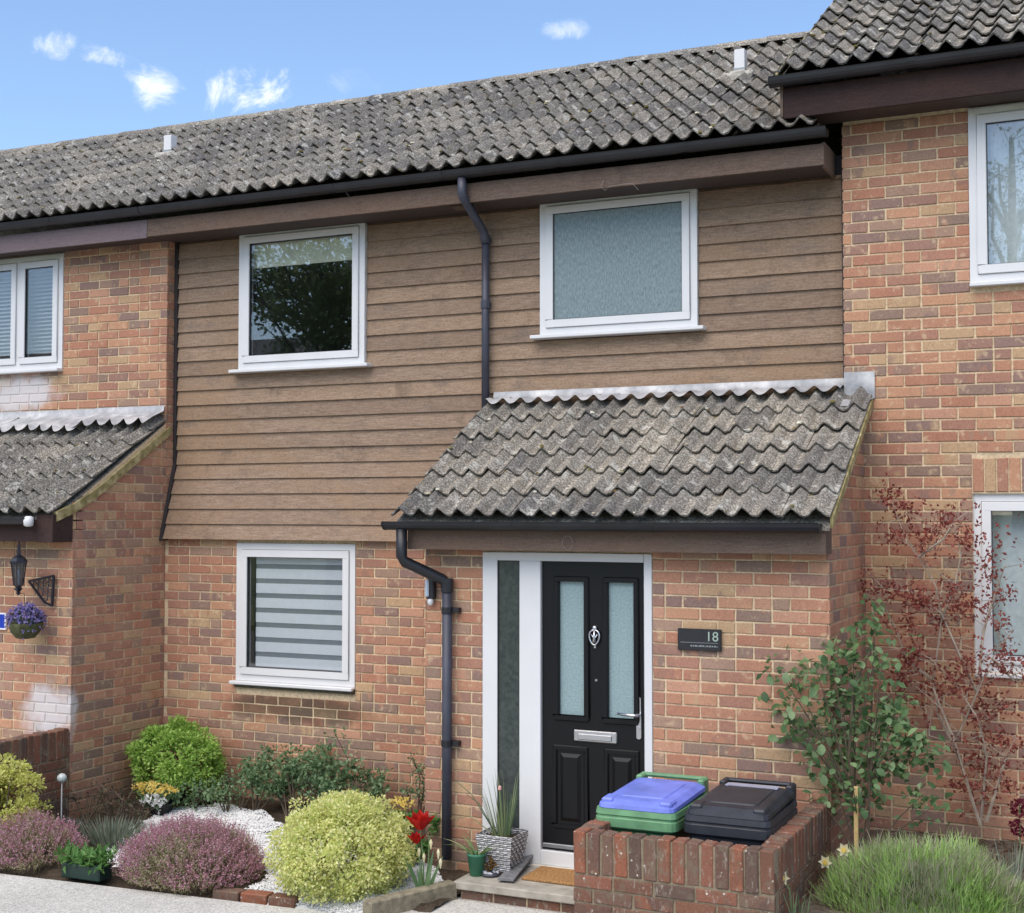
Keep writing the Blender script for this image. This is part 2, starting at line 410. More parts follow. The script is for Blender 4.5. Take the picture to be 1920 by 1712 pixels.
# ------------------------------------------------------------------ ground
def sheet(name, poly, z, mat):
    me = bpy.data.meshes.new(name); me.from_pydata([(x, y, z) for x, y in poly], [], [tuple(range(len(poly)))])
    me.materials.append(mat); o = put(name, me); return struct(o)
def grid(name, x0, x1, y0, y1, step, zf, mat):
    nx, ny = max(2, int((x1 - x0) / step)), max(2, int((y1 - y0) / step))
    vs = [(x0 + (x1 - x0) * i / nx, y0 + (y1 - y0) * j / ny, 0) for j in range(ny + 1) for i in range(nx + 1)]
    vs = [(x, y, zf(x, y)) for x, y, _ in vs]
    fs = [(j * (nx + 1) + i, j * (nx + 1) + i + 1, (j + 1) * (nx + 1) + i + 1, (j + 1) * (nx + 1) + i) for j in range(ny) for i in range(nx)]
    me = bpy.data.meshes.new(name); me.from_pydata(vs, [], fs); me.materials.append(mat)
    for p in me.polygons: p.use_smooth = True
    return put(name, me)
def ground_material(name, stops, scale, bump, fine=120, rough=.95):
    g = NG(name); c = g.ramp(g.noise(g.pos(), scale, 6, .65), stops)
    sp = g.voro(g.pos(), fine)
    c = g.mix(.55, c, g.ramp(sp.outputs['Color'], [(.15, (.55, .54, .52)), (.5, (1, 1, 1)), (.85, (1.35, 1.33, 1.3))]), 'MULTIPLY')
    g.bump(sp.outputs['Distance'], bump, .8); return g.done(c, rough, spec=.2)
m_soil = ground_material('damp_garden_soil', [(.3, (.035, .026, .018)), (.6, (.07, .052, .036)), (.8, (.11, .085, .06))], 9, .01, 60)
m_bark = ground_material('bark_strewn_soil', [(.3, (.06, .045, .035)), (.55, (.14, .11, .085)), (.8, (.26, .22, .18))], 16, .014, 45)
m_pave = ground_material('pale_bound_gravel', [(.3, (.43, .415, .385)), (.6, (.51, .495, .46)), (.8, (.58, .565, .53))], 2.0, .004, 95)
m_grass_far = ground_material('rough_grass', [(.3, (.04, .06, .02)), (.7, (.09, .12, .04))], 3, .02, 30)
m_asphalt = ground_material('asphalt', [(.3, (.045, .045, .045)), (.7, (.065, .065, .064))], 5, .003, 150)

def pave_edge(x): return 6.87 + .071 * (x + 6.93)
sheet('ground', [(-900, -900), (900, -900), (900, 900), (-900, 900)], -.30, m_grass_far)
pv = MB()
poly = [(-45, 1.0), (45, 1.0), (45, 6.80), (-2.80, 6.80), (-2.80, 7.66), (-3.93, 7.66), (-4.20, 7.07), (-45, 4.2)]
poly = [(-45, .8), (45, .8), (45, 6.79), (-2.79, 6.79), (-2.79, 7.66), (-3.93, 7.66), (-4.19, 7.06), (-8.6, pave_edge(-8.6)), (-45, pave_edge(-8.6))]
pv.prism(poly, 'z', -.31, 0.0)
struct(pv.build('pavement', m_pave))
kb = MB().box(-45, .66, -.31, 45, .798, 0.005); struct(kb.build('kerb', plain('concrete_kerb', (.32, .31, .29, 1), .9, bump=.003), bevel=.012))
struct(B(-45, -5.2, -.31, 45, .658, -.11).build('road', m_asphalt))
struct(B(-45, -60, -.31, 45, -5.2, 0).build('verge', m_grass_far))
zs = lambda x, y: .02 + .035 * mnoise.noise(Vector((x * 3, y * 3, 0))) + .02 * mnoise.noise(Vector((x * 11, y * 11, 3))) + .04 * max(0, min(1, (y - 8.2)))
def soil_z(x, y):
    e = min(1.0, max(0.0, (y - pave_edge(x)) / .25))
    return -.06 + e * (.06 + zs(x, y))
struct(grid('garden_soil', -7.56, -3.92, 6.8, 9.31, .06, soil_z, m_soil))
def bed_z(x, y):
    return .29 + .03 * mnoise.noise(Vector((x * 4, y * 4, 5))) + .015 * mnoise.noise(Vector((x * 13, y * 13, 1))) - .5 * max(0, (7.0 - y)) ** 1.0
terr = grid('terrace', -1.709, 3.9, 6.75, 9.31, .07, bed_z, m_bark); struct(terr)
struct(B(-13.3, 6.9, -.31, -7.57, 8.2, .01).build('front_path', m_pave))

# ------------------------------------------------------------------ brickwork
BH, BL, JT = .075, .225, .012
def brick_mesh(w, h, seed):
    r = random.Random(seed); d = .03; c = .0035; j = lambda: r.uniform(-.0025, .0025)
    hw, hh = w / 2, h / 2
    q = [(-hw, -hh), (hw, -hh), (hw, hh), (-hw, hh)]
    q = [(a + j(), b + j()) for a, b in q]
    vs = [(a * (1 - c / hw), -.015, b * (1 - c / hh)) for a, b in q] + [(a, -.015 + c, b) for a, b in q] + [(a, .015, b) for a, b in q]
    fs = [(0, 1, 2, 3)] + [(i + 4, (i + 1) % 4 + 4, (i + 1) % 4, i) for i in range(4)] + [(i + 8, (i + 1) % 4 + 8, (i + 1) % 4 + 4, i + 4) for i in range(4)]
    return vs, fs
STR = [brick_mesh(.215, .065, i) for i in range(4)]
SOL = [brick_mesh(.065, .215, i + 9) for i in range(3)]
_bm = {}
def brick_data(kind, i, mat):
    k = (kind, i, mat.name)
    if k not in _bm:
        vs, fs = (STR if kind == 'S' else SOL)[i]
        me = bpy.data.meshes.new('brick'); me.from_pydata(vs, [], fs); me.materials.append(mat); _bm[k] = me
    return _bm[k]

class Brickwork:
    """collects the bricks of one thing: the 300 that show largest become objects, the others one part"""
    def __init__(s, mat): s.mat = mat; s.items = []
    def wall(s, part, plane, face, s0, s1, z0, z1, openings=(), zmax=None, phase=0.0, soldier=None, headers=.10, hid=False):
        k0, k1 = int(math.floor(z0 / BH + 1e-6)), int(math.ceil(z1 / BH - 1e-6))
        for k in range(k0, k1):
            za, zb = k * BH + JT / 2, (k + 1) * BH - JT / 2
            if za < z0 - .05 or zb > z1 + .03: continue
            off = phase + (k % 2) * BL / 2
            n0, n1 = int((s0 - off) / BL) - 2, int((s1 - off) / BL) + 2
            for n in range(n0, n1):
                a, b = off + n * BL + JT / 2, off + (n + 1) * BL - JT / 2
                segs = [(a, b)]
                if RND.random() < headers: m = (a + b) / 2; segs = [(a, m - JT / 2), (m + JT / 2, b)]
                for (a_, b_) in segs:
                    parts = [(max(a_, s0), min(b_, s1))]
                    for (oa, ob, oz0, oz1) in openings:
                        if zb > oz0 and za < oz1:
                            nw = []
                            for (c, d) in parts:
                                if d <= oa or c >= ob: nw.append((c, d))
                                else:
                                    if c < oa: nw.append((c, oa - .003))
                                    if d > ob: nw.append((ob + .003, d))
                            parts = nw
                    for (c, d) in parts:
                        if d - c < .03: continue
                        if zmax and zb > min(zmax(c), zmax(d)): continue
                        s.one(part, plane, face, (c + d) / 2, (za + zb) / 2, d - c, 'S', hid)
    def soldiers(s, part, plane, face, s0, s1, z0, pitch=.075):
        n = round((s1 - s0) / pitch); w = (s1 - s0) / n
        for i in range(n): s.one(part, plane, face, s0 + (i + .5) * w, z0 + .1125, w - .010, 'V')
    def one(s, part, plane, face, t, z, w, kind, hid=False):
        dep = RND.uniform(-.002, .002); rz = {'y-': 0, 'x+': math.pi / 2, 'x-': -math.pi / 2}[plane]
        if plane == 'y-': c = Vector((t, face + .015 + dep, z))
        elif plane == 'x+': c = Vector((face - .015 + dep, t, z))
        else: c = Vector((face + .015 + dep, t, z))
        sx = w / (.215 if kind == 'S' else .065)
        u, v, Z = proj(c)
        vis = 0 if hid or Z < .5 or not (-30 < u < 1950 and -30 < v < 1740) else 1
        foreshort = abs((-c.y if plane == 'y-' else c.x * (-1 if plane == 'x+' else 1))) / c.length
        s.items.append((vis * w * foreshort / Z / Z, part, c, rz, sx, kind, RND.randrange(4 if kind == 'S' else 3), RND.uniform(-.004, .004)))
    def emit(s, restpart, limit=300):
        s.items.sort(key=lambda q: -q[0])
        for (sc_, part, c, rz, sx, kind, i, tilt) in s.items[:limit]:
            o = put('brick', brick_data(kind, i, s.mat), part, c); o.rotation_euler = (0, tilt if rz == 0 else 0, rz); o.scale = (sx, 1, 1)
        rest = s.items[limit:]
        if rest:
            m = MB()
            for (sc_, part, c, rz, sx, kind, i, tilt) in rest:
                vs, fs = (STR if kind == 'S' else SOL)[i]; ca, sa = round(math.cos(rz)), round(math.sin(rz))
                m.add([(c.x + ca * x * sx - sa * y, c.y + sa * x * sx + ca * y, c.z + z) for x, y, z in vs], fs)
            stuff(m.build('brickwork', s.mat, restpart))

def slab_y(name, y0, y1, x0, x1, z0, z1, openings, mat, parent):
    """wall slab facing -y with rectangular openings"""
    m = MB(); xs = sorted({x0, x1, *[o[0] for o in openings], *[o[1] for o in openings]})
    xs = [x for x in xs if x0 <= x <= x1]
    for a, b in zip(xs, xs[1:]):
        cut = sorted([(o[2], o[3]) for o in openings if o[0] < b - 1e-6 and o[1] > a + 1e-6])
        z = z0
        for (c, d) in cut:
            if c > z: m.box(a, y0, z, b, y1, c)
            z = max(z, d)
        if z < z1: m.box(a, y0, z, b, y1, z1)
    return m.build(name, mat, parent)

# ------------------------------------------------------------------ roofs
TW, GAUGE, WAVE = .30, .27, .057
def tile_mesh(seed):
    r = random.Random(seed); n = 12; L = GAUGE + .06; lift = .030; th = .028
    prof = []
    for i in range(n + 1):
        t = i / n * 2; ph = (t % 1.0) * 2 * math.pi
        prof.append((-.15 + TW * i / n, WAVE * (.5 - .5 * math.cos(ph)) ** 1.6))
    vs = []; K = 5; th = .013
    for i, (x, z) in enumerate(prof):
        j = r.uniform(-.004, .004)
        vs += [(x, .10, z + .003), (x, j + .002, z + lift - th), (x, j, z + lift), (x, L * .5, z + lift * .5 + r.uniform(-.001, .001)), (x, L, z)]
    fs = []
    for i in range(n):
        a, b = K * i, K * i + K
        fs += [(a + k, b + k, b + k + 1, a + k + 1) for k in range(4)]
    fs += [(0, 1, 2, 3, 4), tuple(K * n + k for k in (4, 3, 2, 1, 0))]
    me = bpy.data.meshes.new('roof_tile'); me.from_pydata(vs, [], fs); me.materials.append(m_tile)
    for p in me.polygons: p.use_smooth = False
    return me
def moss_material():
    g = NG('moss_and_lichen_tufts'); return g.done(g.ramp(g.island(), [(0, srgb(92, 84, 48)), (.25, srgb(120, 112, 66)), (.5, srgb(112, 84, 58)), (.62, srgb(196, 190, 168)), (.85, srgb(216, 212, 196)), (1, srgb(150, 140, 96))]), .95, spec=.1)
m_moss = moss_material()
TILES = [tile_mesh(i) for i in range(5)]
RIDGE = None
def ridge_mesh():
    m = MB(); n = 9; pts = []
    for k in range(2):
        for i in range(n):
            a = math.pi * i / (n - 1); pts.append((k * .44 - .22, -.12 * math.cos(a), .075 * math.sin(a) - .01 + .008 * (1 - k)))
    m.add(pts, [(i, i + 1, n + i + 1, n + i) for i in range(n - 1)]); 
    m.add([(x, y * .88, z * .86) for x, y, z in pts], [(i, n + i, n + i + 1, i + 1) for i in range(n - 1)])
    for k in range(2):
        o = k * n; m.f += [(o + i, o + i + 1, 2 * n + o + i + 1, 2 * n + o + i) for i in range(n - 1)]
    return m.mesh('ridge_tile', m_tile)
RIDGE = ridge_mesh()
def roof(house, name, x0, x1, ye, ze, slope, rows, ridge=True, back=True):
    a = math.atan(slope); ca, sa = math.cos(a), math.sin(a)
    top = (ye + rows * GAUGE * ca, ze + rows * GAUGE * sa)
    m = MB(); m.prism([(ye + .03, ze - .03), (top[0], top[1] - .03), (top[0], top[1] - .06), (ye + .03, ze - .06)], 'x', x0 + .01, x1 - .01)
    if back:
        yb = 2 * top[0] - ye; m.prism([(top[0] + .001, top[1]), (yb, ze), (yb, ze - .06), (top[0] + .001, top[1] - .06)], 'x', x0 + .01, x1 - .01)
    deck = m.build(name, m_soffit if False else m_tile, house)
    ncol = int(math.ceil((x1 - x0) / TW - .02)); w = (x1 - x0) / ncol
    w_ = w
    for r in range(rows):
        for c in range(ncol):
            o = put('roof_tile', TILES[RND.randrange(5)], deck, (x0 + (c + .5) * w, ye + r * GAUGE * ca + RND.uniform(-.012, .010), ze + r * GAUGE * sa + RND.uniform(-.003, .005)))
            o.rotation_euler = (a + RND.uniform(-.018, .018), RND.uniform(-.010, .010), RND.uniform(-.014, .014)); o.scale = (w / TW * 1.005, 1, 1)
    if ridge:
        k = int((x1 - x0) / .43); w = (x1 - x0) / k
        for i in range(k):
            o = put('ridge_tile', RIDGE, deck, (x0 + (i + .5) * w, top[0] + .01, top[1] + .012)); o.rotation_euler = (0, RND.uniform(-.01, .01), RND.uniform(-.01, .01))
    m = MB()
    for i in range(int((x1 - x0) * rows * 4)):
        r_ = RND.randrange(rows); x = RND.uniform(x0 + .05, x1 - .05); f = RND.choice((.02, .05, .95)) + RND.uniform(-.02, .1); u = (((x - x0) / (w_ / 2)) % 1.0) * 2 * math.pi
        h = WAVE * (.5 - .5 * math.cos(u)) ** 1.6 + .030 * (1 - f) + .002; t_ = (r_ + f) * GAUGE; s_ = RND.uniform(.006, .02) * RND.uniform(.6, 1.3)
        m.lathe([(s_, -.004), (s_ * .8, s_ * .35), (s_ * .2, s_ * .55)], (x, ye + t_ * ca - h * sa, ze + t_ * sa + h * ca), 5)
    stuff(m.build('moss', m_moss, deck))
    return deck, top
def gutter(house, x0, x1, yc, zc, r=.056, name='gutter'):
    m = MB(); n = 8
    out = [(yc + r * math.cos(math.pi + math.pi * i / n), zc + r * math.sin(math.pi + math.pi * i / n)) for i in range(n + 1)]
    inn = [(yc + (r - .005) * math.cos(2 * math.pi - math.pi * i / n), zc + .002 + (r - .005) * math.sin(2 * math.pi - math.pi * i / n)) for i in range(n + 1)]
    rim = [(out[0][0] - .004, zc + .006)]
    m.prism(rim + out + inn, 'x', x0, x1)
    g_ = m.build(name, m_gutter, house)
    for x in (x0, x1 - .006):
        c = MB(); c.prism([(yc + (r + .002) * math.cos(math.pi + math.pi * i / n), zc + (r + .002) * math.sin(math.pi + math.pi * i / n)) for i in range(n + 1)], 'x', x - .004, x + .008); c.build('stop_end', m_gutter, g_)
    x = x0 + .9
    while x < x1 - .3:
        c = MB(); o2 = [(yc + (r + .004) * math.cos(math.pi + math.pi * i / n), zc + .004 + (r + .004) * math.sin(math.pi + math.pi * i / n)) for i in range(n + 1)]
        i2 = [(yc + (r + .0005) * math.cos(2 * math.pi - math.pi * i / n), zc + .004 + (r + .0005) * math.sin(2 * math.pi - math.pi * i / n)) for i in range(n + 1)]
        c.prism(o2 + i2, 'x', x, x + .05); c.build('bracket', m_gutter, g_); x += .95
    return g_

# ------------------------------------------------------------------ windows
def rect_frame(m, x0, x1, z0, z1, y0, y1, w, wb=None):
    wb = wb or w
    m.box(x0, y0, z0, x1, y1, z0 + wb); m.box(x0, y0, z1 - w, x1, y1, z1)
    m.box(x0, y0, z0 + wb, x0 + w, y1, z1 - w); m.box(x1 - w, y0, z0 + wb, x1, y1, z1 - w)
def window(house, x0, x1, z0, z1, yf, glass, mull=(), sill=True, sillx=(.06, .06), topmat=None, fw=.05, sw=.058, silly=.06):
    m = MB(); rect_frame(m, x0, x1, z0, z1, yf, yf + .07, fw)
    for q in mull: m.box(q - .022, yf, z0 + fw, q + .022, yf + .07, z1 - fw)
    win = m.build('window', m_upvc, house)
    if topmat: B(x0 + .003, yf - .003, z1 - fw + .004, x1 - .003, yf + .03, z1 - .004).build('head_trim', topmat, win, bevel=.002)
    xs = [x0 + fw] + [q for q in mull] + [x1 - fw]
    for i, (a, b) in enumerate(zip(xs, xs[1:])):
        a2 = a + (.022 if i > 0 else 0) + .003; b2 = b - (.022 if i < len(xs) - 2 else 0) - .003
        s = MB(); rect_frame(s, a2, b2, z0 + fw + .003, z1 - fw - .003, yf - .014, yf + .05, sw)
        so = s.build('sash', m_upvc, win, bevel=.0035)
        g_ = MB(); rect_frame(g_, a2 + sw - .003, b2 - sw + .003, z0 + fw + sw, z1 - fw - sw, yf - .004, yf + .03, .007); g_.build('gasket', m_seal, so)
        B(a2 + sw, yf + .006, z0 + fw + sw, b2 - sw, yf + .018, z1 - fw - sw).build('pane', glass, so)
    if sill: B(x0 - sillx[0], yf - silly, z0 - .03, x1 + sillx[1], yf + .05, z0 - .002).build('sill', m_upvc, win, bevel=.005)
    return win
def room(house, x0, x1, y0, y1, z0, z1, mat=None):
    m = MB(); m.box(x0, y0, z0, x1, y1, z1)
    m.f = [f for i, f in enumerate(m.f) if i != 2]
    return m.build('room_lining', mat or m_plaster, house)

YC, YG, YP, YPL = 9.42, 9.30, 8.15, 8.20       # cladding, ground-floor wall, our porch, left porch
XL, XR = -7.57, -1.84
SLOPE = .60
GROUP_H = 'houses of the brick terrace'
# ================================================================== our house
H = thing('terraced_house', 'terraced house with brown weatherboard upper storey, tiled porch and black front door', 'house', (-4.7, 9.3, 0), GROUP_H)
bw = Brickwork(m_brick)
w1 = (-6.88, -5.655, 3.58, 4.745); w2 = (-4.12, -2.89, 3.72, 4.742)
gw = (-6.822, -5.682, 1.01, 2.135)
wall = slab_y('wall', YG + .007, YG + .25, XL + .001, -4.43, -.1, 2.26, [gw], m_mortar, H)
bw.wall(wall, 'y-', YG, XL + .004, -4.43, 0, 2.19, [(gw[0], gw[1], .955, gw[3])])
B(gw[0] + .0, YG - .03, .955, gw[1], YG + .1, .999).build('stone_sill', plain('mossy_stone', (.075, .066, .045, 1), .95, var=.4, scale=20, bump=.006), wall, bevel=.006)
up = slab_y('upper_wall', YC + .03, YC + .2, XL + .001, XR - .004, 2.30, 4.86, [w1, w2], m_strip, H)
# porch
PX0, PX1 = -4.43, -1.71
dr = (-3.998, -2.815, -.1, 2.13)
porch = slab_y('porch_wall', YP + .007, YP + .12, PX0 + .007, PX1 - .007, -.1, 2.25, [dr], m_mortar, H)
rake = lambda y: 2.40 + (y - 8.0) * SLOPE
for xx, sg in ((PX1, 1), (PX0, -1)):
    a, b = (xx - .12, xx - .007) if sg > 0 else (xx + .007, xx + .12)
    MB().prism([(YP + .12, -.1), (YG + .12, -.1), (YG + .12, rake(YG) - .03), (YP + .12, rake(YP + .12) - .05)], 'x', a, b).build('side_wall', m_mortar, porch)
bw.wall(porch, 'y-', YP, PX0, PX1, 0, 2.24, [(dr[0], dr[1], -.1, dr[3])], phase=.08)
bw.wall(porch, 'x+', PX1, YP + .004, YG, 0, 3.2, zmax=lambda y: rake(y) - .03, phase=.03)
bw.wall(porch, 'x-', PX0, YP + .004, YG, 0, 3.2, zmax=lambda y: rake(y) - .03, phase=.03, hid=True)
bw.emit(wall)
# porch floor-level threshold, roof, fascia, gutter
pdeck, ptop = roof(H, 'porch_roof', -4.565, -1.655, 7.925, 2.345, SLOPE, 6, ridge=False, back=False)
a_ = math.atan(SLOPE)
def flashing(parent, x0, x1, ytop, ztop, length, drop=.0, rx0=0, pitch=.15, wk_=.9, hb_=.032):
    m = MB(); n = int((x1 - x0) / .0125); vs = []
    for i in range(n + 1):
        x = x0 + (x1 - x0) * i / n; ph = ((x - rx0) / pitch) % 1 * 2 * math.pi
        wv = WAVE * (.5 - .5 * math.cos(ph)) ** 1.3
        e = length * (1 + .06 * math.sin(ph + 2.6)) * (1 + .12 * mnoise.noise(Vector((x * 2.2, 0, 4))))
        vs += [(x, ytop, ztop + .05), (x, ytop - .012, ztop - .005 + .008 * math.sin(x * 9)),
               (x, ytop - e * math.cos(a_) * .55, ztop - e * math.sin(a_) * .55 + hb_ + wv * .15), (x, ytop - e * math.cos(a_), ztop - e * math.sin(a_) + hb_ + .004 + wv * wk_ + drop)]
    fs = [(4 * i + k, 4 * i + 4 + k, 4 * i + 5 + k, 4 * i + 1 + k) for i in range(n) for k in range(3)]
    m.add(vs, fs); return m.build('flashing', m_lead, parent, smooth=True)
flashing(pdeck, -4.50, -1.845, YC - .055, 3.255, .19, 0, -4.565, .1455, .6, .044)
f2 = MB(); f2.box(-1.838, YG - .012, 3.15, -1.635, YG - .004, 3.335)
f2.add([(-1.838, YG - .012, 3.16), (-1.635, YG - .012, 3.16), (-1.66, YG - .10, 3.13), (-1.66, YG - .2, 3.085), (-1.838, YG - .2, 3.095), (-1.838, YG - .10, 3.145)], [(0, 5, 2, 1), (5, 4, 3, 2)])
f2.build('step_flashing', m_lead, pdeck)
MB().prism([(7.96, 2.36), (YG, 2.36 + (YG - 7.96) * SLOPE), (YG, 2.36 + (YG - 7.96) * SLOPE - .06), (7.96, 2.30)], 'x', -1.664, -1.645).build('verge', m_verge, pdeck)
B(-4.47, 7.975, 2.145, -1.692, 8.0, 2.30).build('porch_fascia', m_fascia, H, bevel=.002)
B(-1.72, 8.002, 2.146, -1.693, 8.145, 2.36).build('fascia_return', m_fascia, H, bevel=.002)
B(-4.47, 8.001, 2.15, -1.722, 8.148, 2.165).build('porch_soffit', m_soffit, H)
gutter(H, -4.60, -1.71, 7.905, 2.325, .052)
dp = MB().tube([(-4.475, 7.905, 2.28), (-4.475, 7.905, 2.10), (-4.46, 7.915, 2.065), (-4.26, 8.075, 1.945), (-4.235, 8.092, 1.92), (-4.235, 8.095, 1.86)], .037, 12).build('downpipe_offset', m_gutter, H, smooth=True)
dp2 = MB().tube([(-4.235, 8.097, 1.93), (-4.235, 8.097, .10)], .033, 12).build('downpipe', m_pipe, H, smooth=True)
for z in (1.74, .86):
    c = MB().tube([(-4.235, 8.097, z - .02), (-4.235, 8.097, z + .02)], .039, 12); c.box(-4.235, 8.10, z - .016, -4.155, 8.15, z + .016); c.build('pipe_clip', m_gutter, dp2)
MB().tube([(-4.235, 8.097, 1.86), (-4.235, 8.097, 1.95)], .041, 12).build('socket', m_gutter, dp2)
# eaves of the main roof
B(XL + .002, 9.03, 4.70, -1.905, 9.05, 4.845).build('fascia', m_fascia, H, bevel=.002)
B(-1.925, 9.051, 4.69, -1.904, 9.40, 4.86).build('box_end', m_fascia, H, bevel=.002)
B(XL + .002, 9.051, 4.712, -1.926, YC + .03, 4.722).build('soffit', m_soffit, H)
EY, EZ, ROWS = 8.975, 4.945, 10
deck, rtop = roof(H, 'roof', XL, -1.97, EY, EZ, SLOPE, ROWS)
gutter(H, XL, -1.872, 8.972, 4.925)
dq = MB().tube([(-4.575, 8.972, 4.87), (-4.575, 8.972, 4.76), (-4.573, 8.985, 4.735), (-4.565, 9.30, 4.545), (-4.565, 9.335, 4.51), (-4.565, 9.345, 4.45)], .034, 10).build('downpipe_offset', m_pipe, H, smooth=True)
dq2 = MB().tube([(-4.565, 9.352, 4.50), (-4.565, 9.352, 3.13)], .03, 10).build('downpipe', m_pipe, H, smooth=True)
for z in (4.48, 3.98):
    c = MB().tube([(-4.565, 9.352, z - .03), (-4.565, 9.352, z + .03)], .037, 10); c.box(-4.59, 9.36, z - .014, -4.54, 9.43, z + .014); c.build('pipe_clip', m_pipe, dq2)
B(-4.74, 9.10, 4.694, -4.62, 9.24, 4.708).build('soffit_patch', m_fascia, H)
# cladding: every board its own piece
BP = .1262
def yf(z): return YC - .17 * max(0.0, min(1.0, (2.80 - z) / .62)) ** 1.05
clad = MB(); clad.box(XL + .02, YC + .012, 2.80, XR - .004, YC + .029, 4.71)
clad.f = []; clad.v = []
cl = MB().prism([(yf(2.18) + .02, 2.17), (yf(2.5) + .02, 2.5), (YC + .02, 2.80), (YC + .029, 2.80), (YG + .1, 2.265), (YG - .02, 2.17)], 'x', XL + .03, -4.44).build('cladding', m_strip, H)
def board(x0, x1, z0, z1):
    m = MB(); ya, yb = yf(z0), yf(z1); n = max(1, int((x1 - x0) / .5)); vs = []
    ph = RND.uniform(0, 9)
    for i in range(n + 1):
        x = x0 + (x1 - x0) * i / n; wob = .0022 * mnoise.noise(Vector((x * 1.3, ph, 0))); w2_ = .0016 * mnoise.noise(Vector((x * 2.3, ph, 7)))
        vs += [(x, ya - .022 + w2_, z0 + wob), (x, yb - .004, z1 + .004), (x, yb + .012, z1 + .004), (x, ya + .006, z0 + wob)]
    fs = [(4 * i + k, 4 * i + 4 + k, 4 * i + 4 + (k + 1) % 4, 4 * i + (k + 1) % 4) for i in range(n) for k in range(4)]
    fs += [(0, 1, 2, 3), (4 * n + 3, 4 * n + 2, 4 * n + 1, 4 * n)]
    m.add(vs, fs); m.build('board', m_board, cl)
z = 2.165; k = 0
while z < 4.70:
    z1 = min(z + BP, 4.712); lo = XL + .035; hi = XR - .006
    if z < 3.17: hi = -4.40
    iv = [(lo, hi)]
    for (a, b, c, d) in (w1, w2):
        if z1 > c - .012 and z < d + .004:
            nw = []
            for (p, q) in iv:
                if q <= a or p >= b: nw.append((p, q))
                else:
                    if p < a: nw.append((p, a - .004))
                    if q > b: nw.append((b + .004, q))
            iv = nw
    for (p, q) in iv:
        if q - p > .03: board(p, q, z, z1)
    z = z + BP; k += 1
MB().prism([(yf(2.15) - .034, 2.15), (yf(2.5) - .032, 2.5), (YC - .03, 2.80), (YC - .03, 4.71), (YC + .03, 4.71), (YC + .03, 2.80), (YG + .005, 2.15)], 'x', XL + .004, XL + .034).build('corner_strip', m_strip, cl)
B(XR - .02, YC - .05, 3.3, XR - .003, YC - .024, 4.71).build('edge_strip', m_strip, cl)
window(H, *w1, YC - .045, m_glass, topmat=m_upvc_dirty)
window(H, *w2, YC - .045, m_rain, topmat=m_upvc_dirty)
window(H, *gw, YG - .006, m_glass, sillx=(.035, 0.0), silly=.05)
room(H, XL + .3, -4.9, YG + .26, 12.4, .0, 2.28)
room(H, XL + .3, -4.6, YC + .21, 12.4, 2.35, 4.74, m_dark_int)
room(H, -4.55, XR - .3, YC + .21, 12.4, 2.35, 4.74)
B(XL + .01, 13.2, -.1, XR - .01, 13.4, 4.9).build('rear_wall', m_mortar, H)

# white vent boxes on the roof
def roof_hit(u, v):
    d = Vector(ray(u, v)); # z = EZ + SLOPE*(y-EY)
    k = (EZ - SLOPE * EY - CAMH) / (d.z - SLOPE * d.y); return Vector((0, 0, CAMH)) + d * k
for (u, v, vt, w) in ((319, 296, 255, .045), (1389, 146, 94, .042)):
    q = roof_hit(u, v); h = (v - vt) * proj(q)[2] / FPX
    m = MB().box(q.x - w, q.y - w, q.z + .05, q.x + w, q.y + w, q.z + h)
    par = H
    vp = m.build('vent_pipe', m_upvc, par, bevel=.004)
    B(q.x - w - .006, q.y - w - .006, q.z - .09, q.x + w + .006, q.y + w + .006, q.z + .07).build('vent_base', plain('grey_flashing', (.28, .31, .33, 1), .6), vp, bevel=.004)
    s = MB().box(q.x - .13, q.y - .14, q.z - .10, q.x + .12, q.y - .05, q.z + .0)
    vs = [(x, y, (EZ + SLOPE * (y - EY)) + (.085 if i > 3 else .01)) for i, (x, y, _) in enumerate(s.v)]; s.v = vs
    s.build('mortar_apron', plain('pale_mortar', (.33, .31, .27, 1), .9, var=.4, scale=20, bump=.006), vp, bevel=.02)

# door set
fr = MB(); dy = YP - .005
fr.box(dr[0] + .001, dy, .125, -3.888, dy + .09, 2.128); fr.box(-3.888, dy, 2.075, -2.832, dy + .09, 2.128)
fr.box(-3.728, dy, .125, -3.578, dy + .09, 2.075); fr.box(-2.868, dy, .125, -2.817, dy + .09, 2.128)
fr.box(-3.888, dy, .125, -3.728, dy + .09, .225); fr.box(-3.578, dy - .004, .125, -2.868, dy + .09, .218)
fr.v = [(x if x != -2.832 else -2.868, y, z_) for x, y, z_ in fr.v]
DF = fr.build('door_frame', m_upvc, H, bevel=.003)
B(-4.0, dy - .03, .112, -2.817, dy + .05, .124).build('threshold', plain('pale_stone', (.62, .58, .50, 1), .8), DF)
s = MB(); rect_frame(s, -3.888, -3.728, .225, 2.075, dy + .004, dy + .03, .006); s.build('gasket', m_seal, DF)
B(-3.883, dy + .012, .23, -3.733, dy + .024, 2.07).build('sidelight_pane', m_frost_dark, DF)
LX0, LX1, LZ0, LZ1 = -3.574, -2.872, .222, 2.071
gl = [(-3.456, -3.283), (-3.118, -2.945)]; gz0, gz1 = 1.085, 1.945
lf = MB(); ly = dy + .026
lf.box(LX0, ly, LZ0, LX1, ly + .045, gz0); lf.box(LX0, ly, gz1, LX1, ly + .045, LZ1)
lf.box(LX0, ly, gz0, gl[0][0], ly + .045, gz1); lf.box(gl[0][1], ly, gz0, gl[1][0], ly + .045, gz1); lf.box(gl[1][1], ly, gz0, LX1, ly + .045, gz1)
D = lf.build('door', m_black_door, H)
